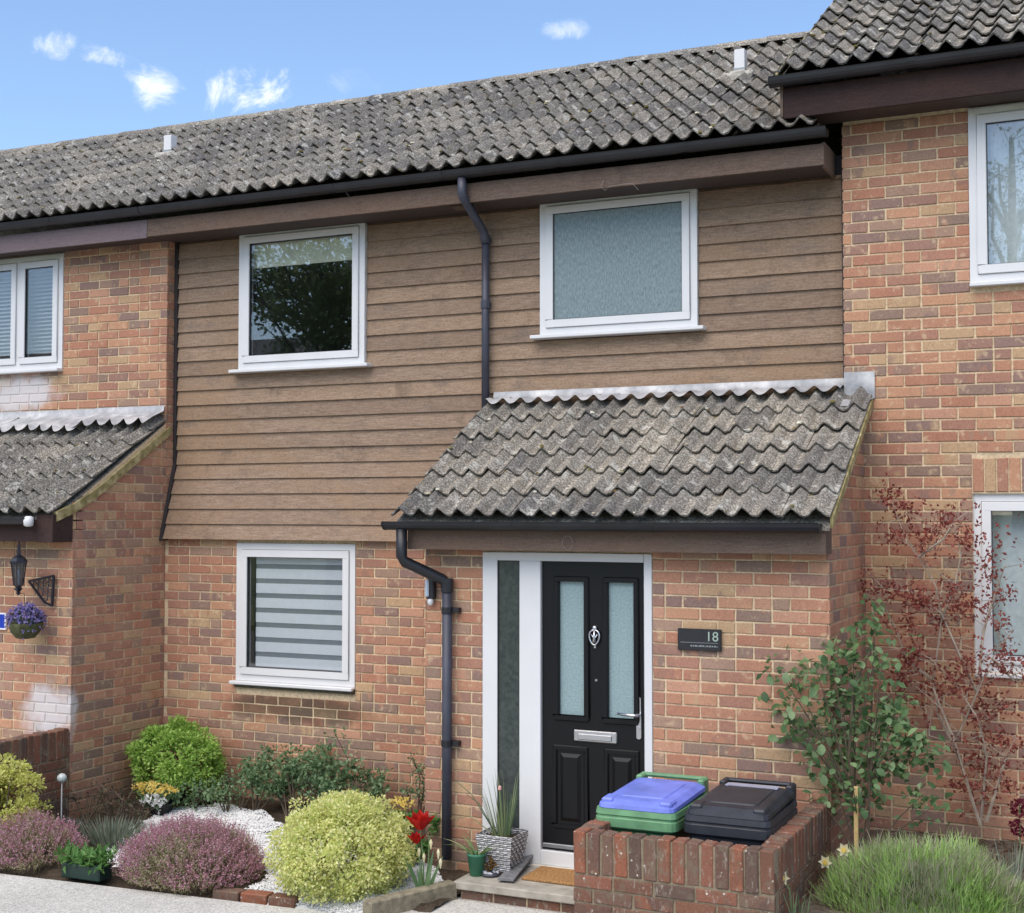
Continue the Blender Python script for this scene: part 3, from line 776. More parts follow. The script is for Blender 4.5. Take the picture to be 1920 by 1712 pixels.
for (a, b) in gl:
    B(a, ly + .018, gz0, b, ly + .03, gz1).build('pane', m_frost, D)
    m = MB(); rect_frame(m, a - .034, b + .034, gz0 - .034, gz1 + .034, ly - .014, ly + .004, .034); m.build('glazing_moulding', m_black_door, D, bevel=.006)
for (a, b) in ((-3.50, -3.255), (-3.145, -2.91)):
    z0, z1 = .36, .895
    m = MB(); rect_frame(m, a, b, z0, z1, ly - .012, ly + .003, .03); m.build('panel_moulding', m_black_door, D, bevel=.007)
    m = MB(); m.add([(a + .05, ly + .001, z0 + .05), (b - .05, ly + .001, z0 + .05), (b - .05, ly + .001, z1 - .05), (a + .05, ly + .001, z1 - .05), (a + .075, ly - .01, z0 + .075), (b - .075, ly - .01, z0 + .075), (b - .075, ly - .01, z1 - .075), (a + .075, ly - .01, z1 - .075)],
          [(4, 5, 6, 7), (0, 1, 5, 4), (1, 2, 6, 5), (2, 3, 7, 6), (3, 0, 4, 7)]); m.build('raised_panel', m_black_door, D)
B(LX0 + .004, ly - .016, .235, LX1 - .004, ly + .002, .262).build('weather_bar', plain('dull_aluminium', (.25, .26, .27, 1), .4, .6), D, bevel=.004)
lb = P(1115, 1382, YP); x_, z_ = lb.x, lb.z
m = MB(); m.box(x_ - .148, ly - .016, z_ - .036, x_ + .148, ly, z_ + .036); LB = m.build('letterbox', m_chrome, D, bevel=.006)
B(x_ - .115, ly - .024, z_ - .024, x_ + .115, ly - .012, z_ + .014).build('flap', m_chrome, LB, bevel=.004)
hd = P(1208, 1348, YP); x_, z_ = LX1 - .04, hd.z
m = MB(); m.prism([(x_ + .017 * math.cos(t), z_ + (.115 if math.sin(t) > 0 else -.115) + .017 * math.sin(t)) for t in [i * math.pi / 6 for i in range(12)]], 'y', ly - .01, ly)
HD = m.build('handle_plate', m_chrome, D)
MB().tube([(x_, ly, z_ + .02), (x_, ly - .05, z_ + .02), (x_ - .02, ly - .055, z_ + .021), (x_ - .125, ly - .052, z_ + .026)], [.011, .011, .010, .008], 8).build('lever', m_chrome, HD, smooth=True)
MB().tube([(x_, ly, z_ - .06), (x_, ly - .016, z_ - .06)], .011, 10).build('lock_cylinder', m_chrome, HD)
kn = P(1114, 1193, YP); x_, z_ = kn.x, kn.z
KN = MB().lathe([(.001, -.016), (.016, -.012), (.018, 0), (.016, .012), (.001, .016)], (x_, ly - .008, z_ + .052), 12).build('knocker', m_chrome, D, smooth=True)
m = MB(); ring = [(x_ + .034 * math.sin(t) * (1 - .25 * math.cos(t) * -1), ly - .018, z_ - .008 + .048 * math.cos(t)) for t in [i * 2 * math.pi / 20 for i in range(21)]]; m.tube(ring, .0065, 6); m.build('knocker_ring', m_chrome, KN, smooth=True)
m = MB(); m.tube([(x_, ly - .018, z_ + .035), (x_, ly - .02, z_ - .04)], [.006, .012], 6); m.tube([(x_ - .02, ly - .018, z_ + .012), (x_, ly - .02, z_ - .02), (x_ + .02, ly - .018, z_ + .012)], .005, 6); m.build('knocker_urn', m_chrome, KN, smooth=True)
MB().lathe([(.010, -.01), (.010, .01)], (x_, ly - .006, z_ - .066), 10).build('knocker_stud', m_chrome, KN)
sp = P(1116, 1276, YP); MB().tube([(sp.x, ly, sp.z), (sp.x, ly - .006, sp.z)], .008, 12).build('spyhole', m_chrome, D)

# ================================================================== left house
L = thing('terraced_house', 'left neighbouring terraced house in red brick with lean-to tiled porch and mauve fascia', 'house', (-10.4, 9.3, 0), GROUP_H)
X0L = -13.3
bl = Brickwork(m_brick_l)
lw = (-9.97, -8.725, 3.67, 4.70); lw2 = (-12.6, -11.3, 3.67, 4.70)
wl_ = slab_y('wall', YG + .007, YG + .3, X0L, XL - .007, -.1, 4.86, [lw, lw2], m_mortar_l, L)
bl.wall(wl_, 'y-', YG, X0L, XL, 0, 4.76, [lw, lw2])
bl.wall(wl_, 'x+', XL, YG + .004, YG + .30, 2.3, 4.76, phase=.09)
pl = slab_y('porch_wall', YPL + .007, YPL + .12, X0L, XL - .007, -.1, 2.25, [(-9.9, -8.75, -.1, 2.12)], m_mortar_l, L)
rakeL = lambda y: 2.42 + (y - 8.05) * SLOPE
MB().prism([(YPL + .12, -.1), (YG + .006, -.1), (YG + .006, rakeL(YG) - .03), (YPL + .12, rakeL(YPL + .12) - .06)], 'x', XL - .12, XL - .007).build('side_wall', m_mortar, pl)
bl.wall(pl, 'y-', YPL, X0L, XL, 0, 2.24, [(-9.9, -8.75, -.1, 2.12)], phase=.05)
bl.wall(pl, 'x+', XL, YPL + .004, YG, 0, 3.2, zmax=lambda y: rakeL(y) - .02, phase=.03)
bl.emit(wl_)
ld = B(-9.9, YPL + .05, -.05, -8.75, YPL + .10, 2.12).build('door', m_upvc, L)
for (a, b, c, d) in ((-9.75, -9.4, 1.0, 1.95), (-9.25, -8.9, 1.0, 1.95), (-9.75, -9.4, .2, .8), (-9.25, -8.9, .2, .8)):
    m = MB(); rect_frame(m, a, b, c, d, YPL + .035, YPL + .052, .03); m.build('panel_moulding', m_upvc, ld, bevel=.004)
ldeck, _t = roof(L, 'porch_roof', X0L, XL - .004, 7.955, 2.365, SLOPE, 6, ridge=False, back=False)
flashing(ldeck, X0L, -8.3, YG - .004, 3.245, .36, 0, X0L, .151, .7, .036)
flashing(ldeck, -8.34, XL - .01, YG - .008, 3.25, .32, .006, X0L, .151, .7, .037)
vg = [(8.02, 2.395), (8.20, 2.455), (8.45, 2.575), (8.9, 2.85), (9.36, 3.13)]
MB().prism(vg + [(y, z - .075) for y, z in vg[::-1]], 'x', XL - .035, XL + .012).build('verge', m_verge, ldeck)
B(X0L, 7.98, 2.165, XL - .16, 8.0, 2.335).build('porch_fascia', m_fascia_r, L, bevel=.002)
B(XL - .16, 7.98, 2.16, XL + .004, 8.195, 2.375).build('box_end', m_fascia_r, L, bevel=.003)
B(X0L, 8.001, 2.17, XL - .17, 8.195, 2.18).build('porch_soffit', m_soffit, L)
gutter(L, X0L, XL - .17, 7.92, 2.345, .05)
MB().lathe([(.02, -.04), (.036, -.03), (.04, 0), (.036, .03), (.02, .04)], (-7.735, 7.905, 2.32), 12).build('joint_cap', m_upvc, L, smooth=True)
B(X0L, 9.03, 4.69, XL - .002, 9.05, 4.845).build('fascia', m_fascia_l, L, bevel=.002)
B(X0L, 9.051, 4.712, XL - .002, YG, 4.722).build('soffit', m_soffit, L)
roof(L, 'roof', X0L, XL - .001, EY, EZ, SLOPE, ROWS)
gutter(L, X0L, XL - .012, 8.972, 4.925)
window(L, *lw, YG - .01, m_glass, mull=(-9.245,), topmat=m_upvc_dirty, sillx=(.03, 0))
window(L, *lw2, YG - .01, m_glass, mull=(-11.95,), sillx=(.03, .03))
room(L, X0L + .2, XL - .4, YG + .31, 12.4, 2.35, 4.74)
B(X0L, 13.2, -.1, XL - .01, 13.4, 4.9).build('rear_wall', m_mortar, L)
B(X0L, YG + .31, -.1, X0L + .15, 13.2, 4.9).build('end_wall', m_mortar, L)

# ================================================================== right house
Rr = thing('terraced_house', 'right neighbouring terraced house, brick to the eaves with a higher roof and dark fascia', 'house', (1.0, 9.3, .2), GROUP_H)
X1R = 3.9
br_ = Brickwork(m_brick_r)
ru = (-1.017, .25, 3.885, 5.035); rl = (-1.022, .25, 1.36, 2.512); ru2 = (1.6, 2.8, 3.885, 5.035)
wr = slab_y('wall', YG + .007, YG + .3, XR + .007, X1R, -.1, 5.06, [ru, rl, ru2], m_mortar, Rr)
lint = (rl[0], rl[1], rl[3] - .01, rl[3] + .235)
br_.wall(wr, 'y-', YG, XR, X1R, .15, 5.06, [ru, (rl[0], rl[1], rl[2], rl[3]), lint, ru2], phase=.02)
br_.soldiers(wr, 'y-', YG, rl[0], rl[1], rl[3] + .008)
br_.emit(wr)
B(XR - .002 + .009, YG + .301, -.1, XR + .15, 13.2, 5.05).build('party_wall', m_mortar, Rr)
B(X1R - .15, YG + .301, -.1, X1R, 13.2, 5.3).build('end_wall', m_mortar, Rr)
B(XR + .01, 13.2, -.1, X1R, 13.4, 5.3).build('rear_wall', m_mortar, Rr)
rdeck, rt2 = roof(Rr, 'roof', -2.19, X1R, 8.925, 5.305, SLOPE, ROWS)
B(-2.165, 8.99, 5.03, X1R, 9.01, 5.235).build('fascia', m_fascia_r, Rr, bevel=.002)
B(-2.165, 9.011, 5.045, X1R, YG, 5.055).build('soffit', m_soffit, Rr)
MB().prism([(8.985, 5.04), (9.25, 5.04), (rt2[0], rt2[1] - .35), (rt2[0], rt2[1] - .02), (8.985, 5.30)], 'x', -2.185, -2.166).build('bargeboard', m_fascia, Rr)
vg = [(8.95, 5.31), (rt2[0], rt2[1])]
MB().prism([(8.94, 5.325), (rt2[0], rt2[1] + .01), (rt2[0], rt2[1] - .04), (8.94, 5.275)], 'x', -2.205, -2.188).build('verge', m_verge, rdeck)
gutter(Rr, -2.235, X1R, 8.925, 5.285, .056)
window(Rr, *ru, YG - .012, m_glass, topmat=m_upvc_dirty, sillx=(.0, .03), silly=.045)
window(Rr, *ru2, YG - .012, m_glass, sillx=(.03, .03))
window(Rr, *rl, YG + .03, m_glass, sillx=(.0, .0), silly=.05)
room(Rr, XR + .3, 1.2, YG + .31, 12.4, 2.75, 5.04)
room(Rr, XR + .3, 1.2, YG + .31, 12.4, .1, 2.65)

# ================================================================== small things
zb_ = thing('striped_blind', 'white and grey striped day-and-night blind behind the ground floor window', 'blind', (-6.24, 9.38, 1.1))
zz = 2.045; i = 0
while zz > 1.10:
    h = .080 if i % 2 == 0 else .040
    lo = max(1.085, zz - h)
    B(-6.672, YG + .06 + (0 if i % 2 == 0 else .004), lo, -5.775, YG + .064 + (0 if i % 2 == 0 else .004), zz).build('band', m_blind if i % 2 == 0 else m_sheer, zb_)
    zz -= h; i += 1
rb = thing('roman_blind', 'cream roman blind drawn up at the top of the left upstairs window', 'blind', (-6.27, 9.46, 4.44))
for k in range(4): B(-6.79, 9.455 + .010 * k, 4.44 + .025 * k, -5.74, 9.461 + .010 * k, 4.70).build('fold', m_roman, rb)
vb = thing('venetian_blind', 'grey venetian blind behind the left neighbour\'s upstairs window', 'blind', (-9.3, 9.45, 3.7))
k = 0
zz = 3.72
while zz < 4.62:
    m = MB().box(-9.93, 9.42, zz, -8.76, 9.455, zz + .006); m.v = [(x, y, z_ + (y - 9.42) * .55) for x, y, z_ in m.v]; m.build('slat', m_vene, vb); zz += .036
def curtain(name, label, x0, x1, z0, z1, y, mat, amp=.02, folds=9):
    t = thing(name, label, 'curtain', ((x0 + x1) / 2, y, z0)); m = MB(); n = folds * 8
    vs = []
    for i in range(n + 1):
        x = x0 + (x1 - x0) * i / n; yy = y + amp * math.sin(i / n * folds * 2 * math.pi) * (.7 + .3 * math.sin(i * .37))
        vs += [(x, yy, z0), (x, yy, z1)]
    m.add(vs, [(2 * i, 2 * i + 2, 2 * i + 3, 2 * i + 1) for i in range(n)]); m.build('drape', mat, t, smooth=True)
curtain('net_curtain', 'white net curtain hanging in the right neighbour\'s upstairs window', -.98, .22, 3.9, 5.0, 9.46, m_net)
curtain('net_curtain', 'pale net curtain behind the right neighbour\'s ground floor window', -.98, .22, 1.38, 2.45, 9.50, m_net, .016, 7)

# house number sign
sg = thing('house_sign', 'black rectangular house sign with pale number 18 beside the front door', 'sign', (-2.505, 8.14, 1.54))
B(-2.643, YP - .024, 1.542, -2.367, YP - .004, 1.675).build('plate', m_black, sg, bevel=.003)
m_green = plain('pale_green_letter', (.34, .44, .36, 1), .5); m_greyl = plain('grey_letter', (.22, .24, .24, 1), .5)
def text_mesh(txt, size, x, y, z, mat, name, parent, rz=0):
    cu = bpy.data.curves.new('t', 'FONT'); cu.body = txt; cu.size = size; cu.extrude = .0015; cu.align_x = 'CENTER'
    o = bpy.data.objects.new('t', cu); col.objects.link(o)
    dg = bpy.context.evaluated_depsgraph_get(); me = bpy.data.meshes.new_from_object(o.evaluated_get(dg))
    bpy.data.objects.remove(o); me.materials.clear(); me.materials.append(mat)
    me.transform(Matrix.Translation((x, y, z)) @ Matrix.Rotation(rz, 4, 'Z') @ Matrix.Rotation(math.pi / 2, 4, 'X')); me.name = name
    return put(name, me, parent)
text_mesh('18', .083, -2.422, YP - .0255, 1.603, m_green, 'number', sg)
B(-2.625, YP - .0255, 1.5895, -2.385, YP - .0235, 1.5925).build('rule', m_greyl, sg)
m = MB(); x = -2.56
for w in (.012, .008, .014, .006, .016, .012, .005, .012, .016, .008, .014, .006):
    m.box(x, YP - .0252, 1.566, x + w, YP - .0236, 1.566 + (.010 if w > .007 else .007)); x += w + .004
m.build('small_lettering', m_greyl, sg)
# sensor light
q = P(812, 1110, YP)
sl = thing('sensor_light', 'small silver and black sensor light on the porch corner behind the downpipe', 'light', (q.x, YP, q.z - .07))
B(q.x - .03, YP - .05, q.z - .045, q.x + .03, YP - .004, q.z + .09).build('housing', m_black, sl, bevel=.008)
B(q.x - .034, YP - .062, q.z - .03, q.x - .004, YP - .04, q.z + .085).build('lens', plain('bluish_silver', (.55, .62, .72, 1), .25, .3), sl, bevel=.008)
MB().lathe([(.004, -.03), (.018, -.022), (.022, 0), (.018, .015)], (q.x, YP - .035, q.z - .06), 12).build('sensor', plain('milky_dome', (.7, .7, .72, 1), .3), sl, smooth=True)
# wire bits left on the fascias
m_wire = plain('dull_wire', (.30, .28, .25, 1), .6)
q0 = P(1130, 350, 9.03)
t = tag(MB().tube([P(1132, 338, 9.02), P(1126, 350, 9.01), P(1135, 357, 9.01), P(1142, 350, 9.0), P(1170, 345, 9.0), P(1186, 344, 9.0), P(1193, 352, 9.01), P(1197, 356, 9.02)], .0016, 4).build('cable_stub', m_wire), 'bent loose wire hanging from the eaves above the obscure glass window', 'wire')
q = P(1065, 1018, 7.975); ring = [(q.x + .035 * math.cos(i * .5), 7.968, q.z + .045 * math.sin(i * .5)) for i in range(0, 13)]
t = tag(MB().tube(ring, .0014, 4).build('wire_hook', m_wire), 'small curled wire hook on the porch fascia', 'hook')

# left neighbour's lantern, bracket, basket, plaque
def PL(u, v, y): return P(u, v, y)
m_lamp = plain('black_lantern_metal', (.012, .013, .02, 1), .4)
c = PL(35, 1065, 7.99); cx, cz = c.x, c.z
ln = thing('hanging_lantern', 'black hexagonal lantern hanging under the left neighbour\'s porch eaves', 'lantern', (cx, 7.99, cz - .13))
sc_ = proj(c)[2] / FPX
def lz(v): return P(35, v, 7.99).z
def hexl(prof, n=6): return MB().lathe(prof, (cx, 7.99, 0), n)
hexl([(.012, lz(1022)), (.014, lz(1040)), (.05, lz(1046)), (.066, lz(1052)), (.066, lz(1056))]).build('canopy', m_lamp, ln)
hexl([(.03, lz(1098)), (.022, lz(1102)), (.034, lz(1104)), (.012, lz(1110)), (.02, lz(1112)), (.004, lz(1116))]).build('finial', m_lamp, ln)
hexl([(.034, lz(1098)), (.056, lz(1056))]).build('glass', glass_material('lantern_glass', (.35, .38, .42, 1), .6), ln)
for i in range(6):
    a = i * math.pi / 3; MB().tube([(cx + .035 * math.cos(a), 7.99 + .035 * math.sin(a), lz(1098)), (cx + .058 * math.cos(a), 7.99 + .058 * math.sin(a), lz(1056))], .004, 4).build('rib', m_lamp, ln)
MB().tube([(cx, 7.99, lz(1024)), (cx, 7.99, 2.165)], .006, 5).build('stem', m_lamp, ln)
MB().lathe([(.008, lz(1096)), (.012, lz(1080)), (.010, lz(1068))], (cx, 7.99, 0), 8).build('bulb', plain('clear_bulb', (.75, .8, .85, 1), .2), ln)
bk = thing('lattice_bracket', 'dark triangular lattice bracket fixed to the left neighbour\'s porch wall', 'bracket', tuple(PL(98, 1135, 8.19)))
A, Bp, C_ = P(54, 1090, 8.17), P(101, 1080, 8.17), P(98, 1136, 8.17)
m = MB(); m.tube([A, Bp], .010, 5); m.tube([Bp, C_], .012, 5); m.tube([C_, P(84, 1130, 8.17), A], .010, 5); m.build('frame', m_lamp, bk)
for i in range(1, 5):
    f = i / 5
    MB().tube([A.lerp(Bp, f), A.lerp(Bp, f) + (C_ - A) * (1 - f)], .006, 4).build('lattice_bar', m_lamp, bk)
    MB().tube([A.lerp(Bp, f), Bp.lerp(C_, f) if False else A.lerp(C_, f)], .006, 4).build('lattice_bar', m_lamp, bk)
q = P(48, 1172, 8.0)
hb = thing('hanging_basket', 'hanging basket of small purple flowers below the lantern', 'basket', (q.x, 8.0, q.z - .11))
zz = lambda v: P(48, v, 8.0).z
MB().lathe([(.02, zz(1198)), (.07, zz(1196)), (.105, zz(1186)), (.125, zz(1174)), (.13, zz(1168))], (q.x, 8.0, 0), 16).build('bowl', plain('mossy_liner', (.07, .075, .03, 1), .95, var=.4, scale=30, bump=.006), hb, smooth=True)
MB().tube([(q.x, 8.0, zz(1140)), (q.x - .02, 8.0, zz(1112)), (cx, 7.99, zz(1114))], .003, 4).build('chain', m_lamp, hb)
def blossoms(c, rx, ry, rz, n, size, mat, name, parent, up=.0, lump=.1):
    m = MB()
    for i in range(n):
        d = Vector((RND.gauss(0, 1), RND.gauss(0, 1), RND.gauss(0, 1))).normalized()
        if d.z < up: d.z = abs(d.z) if RND.random() < .8 else d.z
        r = RND.uniform(.75, 1.03) * (1 + lump * mnoise.noise(d * 3 + Vector(c)))
        p = Vector((c[0] + d.x * rx * r, c[1] + d.y * ry * r, c[2] + d.z * rz * r))
        for k in range(3): m.leaf(p, (d * .5 + Vector((RND.uniform(-1, 1), RND.uniform(-1, 1), RND.uniform(-1, 1)))), d, size * RND.uniform(.7, 1.2), size * .7)
    return stuff(m.build(name, mat, parent))
m_violet = leafmat('violet_petals', [srgb(112, 104, 168), srgb(146, 138, 196), srgb(190, 184, 220), srgb(128, 112, 176)])
m_leafdk = leafmat('dark_leaf', [srgb(38, 58, 30), srgb(58, 84, 44), srgb(84, 108, 64)])
blossoms((q.x, 8.0, zz(1166)), .15, .14, .14, 380, .022, m_violet, 'flowers', hb, 0)
blossoms((q.x, 8.0, zz(1166)), .13, .12, .11, 160, .025, m_leafdk, 'foliage', hb, 0)
pq = thing('house_plaque', 'blue plaque with white border at the left edge beside the basket', 'plaque', tuple(P(-10, 1180, 8.195)))
a_q, b_q = P(-40, 1150, 8.185), P(9, 1178, 8.185)
B(a_q.x, 8.184, b_q.z, b_q.x, 8.197, a_q.z).build('plate', plain('blue_enamel', srgb(34, 62, 168), .3), pq)
m = MB(); rect_frame(m, a_q.x - .008, b_q.x + .012, b_q.z - .012, a_q.z + .012, 8.181, 8.197, .012); m.build('border', plain('white_enamel', (.7, .7, .75, 1), .4), pq)

# doorstep, mat, slate
st = thing('doorstep', 'stone slab doorstep on a red brick riser below the black door', 'step', (-3.36, 7.9, 0))
B(-3.93, 7.60, .062, -2.806, 8.13, .111).build('slab', plain('worn_paving_slab', (.34, .31, .26, 1), .9, var=.25, scale=12, bump=.004), st, bevel=.006)
B(-3.895, 7.642, -.12, -2.806, 8.12, .06).build('riser', m_mortar, st)
x = -3.895
bs = Brickwork(m_gbrick)
while x < -2.83: bs.one(st, 'y-', 7.635, x + .11, .018, .21, 'S'); bs.one(st, 'y-', 7.635, x + .11 + (.0), -.058, .21, 'S'); x += .225
bs.emit(st)
B(-3.91, 7.66, -.1, -3.896, 8.1, .05).build('side_board', m_strip, st)
def mat_material():
    g = NG('coir'); c = g.ramp(g.noise(g.pos(), 70, 3, .7), [(.3, srgb(120, 84, 52)), (.5, srgb(164, 124, 82)), (.72, srgb(196, 158, 112))])
    g.bump(g.noise(g.pos(), 240, 2), .006, 1); return g.done(c, 1, spec=.05)
tag(B(-3.555, 7.795, .113, -2.98, 8.10, .130).build('doormat', mat_material(), None, bevel=.004), 'brown coir doormat on the stone step', 'doormat')
a, b = G(948, 1652, .125), G(990, 1612, .13)
m = MB(); d = (b - a); sd = Vector((d.y, -d.x, 0)).normalized() * .052
m.add([a - sd, a + sd, b + sd + Vector((0, 0, .045)), b - sd + Vector((0, 0, .010)), a - sd + Vector((0, 0, .012)), a + sd + Vector((0, 0, .012)), b + sd + Vector((0, 0, .057)), b - sd + Vector((0, 0, .022))],
      [(0, 3, 2, 1), (4, 5, 6, 7), (0, 1, 5, 4), (1, 2, 6, 5), (2, 3, 7, 6), (3, 0, 4, 7)])
tag(m.build('loose_slate', plain('grey_slate', (.15, .15, .155, 1), .75, var=.3, scale=30)), 'loose grey slate strip lying across the step beside the doormat', 'slate')

# bin store wall and the left garden wall
def coping_mesh(seed, w=.066, d=.104, h=.218):
    r = random.Random(seed); m = MB().box(-w / 2, -d / 2, 0, w / 2, d / 2, h)
    m.v = [(x + r.uniform(-.002, .002), y + r.uniform(-.003, .003), z_ + (r.uniform(-.004, .004) if z_ > 0 else 0)) for x, y, z_ in m.v]
    return m.mesh('brick', m_gbrick, bevel=.006)
COP = [coping_mesh(i) for i in range(6)]
def low_wall(label, runs, zt, group, zlow):
    """runs: (plane, face, s0, s1, thickness)"""
    f = runs[0]; root = None
    xs = []; 
    for (pl_, face, s0, s1, fl) in runs: xs.append((s0 + s1) / 2 if pl_ == 'y-' else face)
    root = thing('garden_wall', label, 'wall', (xs[0], runs[0][1] if runs[0][0] == 'y-' else runs[0][2], 0), group)
    bk_ = Brickwork(m_gbrick); core = MB()
    for (pl_, face, s0, s1, fl) in runs:
        if pl_ == 'y-': core.box(s0 + .006, face + .008, -.15, s1 - .006, face + .098, zt - .012)
        elif pl_ == 'x+': core.box(face - .098, s0 + .012, -.15, face - .008, s1, zt - .012)
        else: core.box(face + .008, s0 + .012, -.15, face + .098, s1, zt - .012)
    body = core.build('wall_core', m_gmortar, root)
    for (pl_, face, s0, s1, fl) in runs:
        n = round((s1 - s0) / .0765); w = (s1 - s0) / n
        for i in range(n):
            t = s0 + (i + .5) * w
            loc = {'y-': (t, face + .052, zt - .22), 'x+': (face - .052, t, zt - .22), 'x-': (face + .052, t, zt - .22)}[pl_]
            o = put('brick', COP[RND.randrange(6)], body, Vector(loc) + Vector((RND.uniform(-.003, .003), RND.uniform(-.003, .003), RND.uniform(-.003, .003))))
            o.rotation_euler = (RND.uniform(-.01, .01), RND.uniform(-.012, .012), (0 if pl_ == 'y-' else math.pi / 2) + RND.uniform(-.03, .03)); o.scale = ((w - .009) / .066, 1, 1)
        zc = zt - .225
        while zc > zlow:
            a0 = s0 - (.1125 if int(round(zc / .075)) % 2 else 0)
            while a0 < s1:
                p_, q_ = max(a0 + .006, s0 + .003), min(a0 + .219, s1 - .003)
                if q_ - p_ > .03: bk_.one(body, pl_, face, (p_ + q_) / 2, zc - .0375, q_ - p_, 'S')
                a0 += .225
            zc -= .075
    bk_.emit(body)
    return root
low_wall('weathered brick bin store wall with upright brick coping in front of the bins', [('y-', 6.80, -2.80, -1.71, 0), ('x+', -1.71, 6.905, 8.145, 0), ('x-', -2.80, 6.905, 8.145, 0)], .70, 'low brick garden walls', -.05)
low_wall('low brick garden wall with upright coping against the left neighbour\'s porch', [('x+', -7.565, 7.38, 8.19, 0)], .725, 'low brick garden walls', -.05)

# wheelie bins
def wheelie(label, cx, cy, w, d, h, mbody, mlid, mrim, handle=True, z0=0.0):
    t = thing('wheelie_bin', label, 'bin', (cx, cy, z0), 'wheelie bins in the bin store')
    def rr(wx, dy_, r, z_):     # rounded rectangle ring
        pts = []
        for (sx, sy, a0) in ((1, 1, 0), (-1, 1, 90), (-1, -1, 180), (1, -1, 270)):
            for k in range(4):
                a = rad(a0 + k * 30); pts.append((cx + sx * (wx / 2 - r) + r * math.cos(a), cy + sy * (dy_ / 2 - r) + r * math.sin(a), z_))
        return pts
    def loft(rings, close=True):
        m = MB(); n = len(rings[0]); vs = [p for rg in rings for p in rg]
        fs = [(i * n + k, i * n + (k + 1) % n, (i + 1) * n + (k + 1) % n, (i + 1) * n + k) for i in range(len(rings) - 1) for k in range(n)]
        fs += [tuple(range(n))[::-1], tuple(range((len(rings) - 1) * n, len(rings) * n))]
        return m.add(vs, fs)
    wb, db = w * .8, d * .74
    body = loft([rr(wb, db, .04, z0 + .04), rr(wb + (w - wb) * .35, db + (d - db) * .35, .04, z0 + h * .4), rr(w - .055, d - .05, .04, z0 + h - .10)]).build('body', mbody, t)
    loft([rr(w - .03, d - .02, .045, z0 + h - .105), rr(w, d, .05, z0 + h - .095), rr(w, d, .05, z0 + h - .05), rr(w - .012, d - .012, .05, z0 + h - .044), rr(w - .012, d - .012, .05, z0 + h - .036), rr(w, d, .05, z0 + h - .03), rr(w - .01, d - .01, .05, z0 + h)]).build('rim', mrim, body)
    def tilt(m): m.v = [(x, y, z_ + (y - (cy - d / 2)) * .03) for x, y, z_ in m.v]; return m
    lid = tilt(loft([rr(w - .03, d - .02, .05, z0 + h + .002), rr(w - .035, d - .03, .05, z0 + h + .022), rr(w - .10, d - .11, .04, z0 + h + .045), rr(w - .13, d - .15, .04, z0 + h + .048)])).build('lid', mlid, t)
    tilt(loft([rr(w - .20, d - .24, .03, z0 + h + .046), rr(w - .215, d - .255, .03, z0 + h + .054)])).build('lid_panel', mlid, lid)
    for sx in (-1, 1):
        m = MB().box(cx + sx * (w / 2 - .07) - .035, cy - d / 2 + .03, z0 + h + .015, cx + sx * (w / 2 - .07) + .035, cy - d / 2 + .14, z0 + h + .052); tilt(m).build('lid_lug', mlid, lid, bevel=.01)
        m = MB().box(cx + sx * (w / 2 - .05) - .02, cy + d / 2 - .05, z0 + h - .02, cx + sx * (w / 2 - .05) + .02, cy + d / 2 + .06, z0 + h + .075); m.build('hinge_arm', mrim, lid, bevel=.008)
    MB().tube([(cx - w / 2 + .04, cy + d / 2 + .045, z0 + h + .065), (cx + w / 2 - .04, cy + d / 2 + .045, z0 + h + .065)], .014, 8).build('handle', mrim, t)
    for sx in (-1, 1):
        W = MB().tube([(cx + sx * (wb / 2 - .02), cy + db / 2 + .02, z0 + .1), (cx + sx * (wb / 2 + .03), cy + db / 2 + .02, z0 + .1)], .1, 14).build('wheel', m_black, t)
    return t, body, lid
m_gbin = plain('green_bin_plastic', srgb(40, 92, 58), .45, var=.12, scale=6)
m_grim = plain('sun_faded_green_rim', srgb(98, 142, 102), .5, var=.25, scale=9)
m_blid = plain('blue_lid_plastic', srgb(106, 120, 202), .45, var=.22, scale=7)
m_kbin = plain('black_bin_plastic', srgb(38, 41, 48), .5, var=.35, scale=9)
bt, bb, bl2 = wheelie('green wheelie bin with a blue lid standing in the brick bin store', -2.56, 7.42, .475, .66, .765, m_gbin, m_blid, m_grim)
kt, kb2, kl = wheelie('black wheelie bin with a black lid beside the blue-lidded green bin', -2.05, 7.43, .485, .66, .772, m_kbin, m_kbin, m_kbin)
B(-2.20, 7.62, .839, -1.90, 7.69, .845).build('lid_label_sheen', plain('grey_label_sky_sheen', srgb(150, 152, 168), .4), kl)  # label strip on the lid, sky reflection painted in as pale grey
ly_ = 7.13
m = MB(); rect_frame(m, -2.13, -1.91, .50, .60, ly_ - .004, ly_ + .004, .006)
for (a, b) in ((-2.10, -2.065), (-2.05, -2.02), (-1.99, -1.935)): m.box(a, ly_ - .003, .555, b, ly_ + .004, .585 if a > -2.0 else .592)
m.v = [(x, y + .0 + (z_ - .70) * -.0 + ((.70 - z_) * .115), z_) for x, y, z_ in m.v]
m.build('emblem', plain('grey_print', srgb(130, 134, 132), .6), kb2)

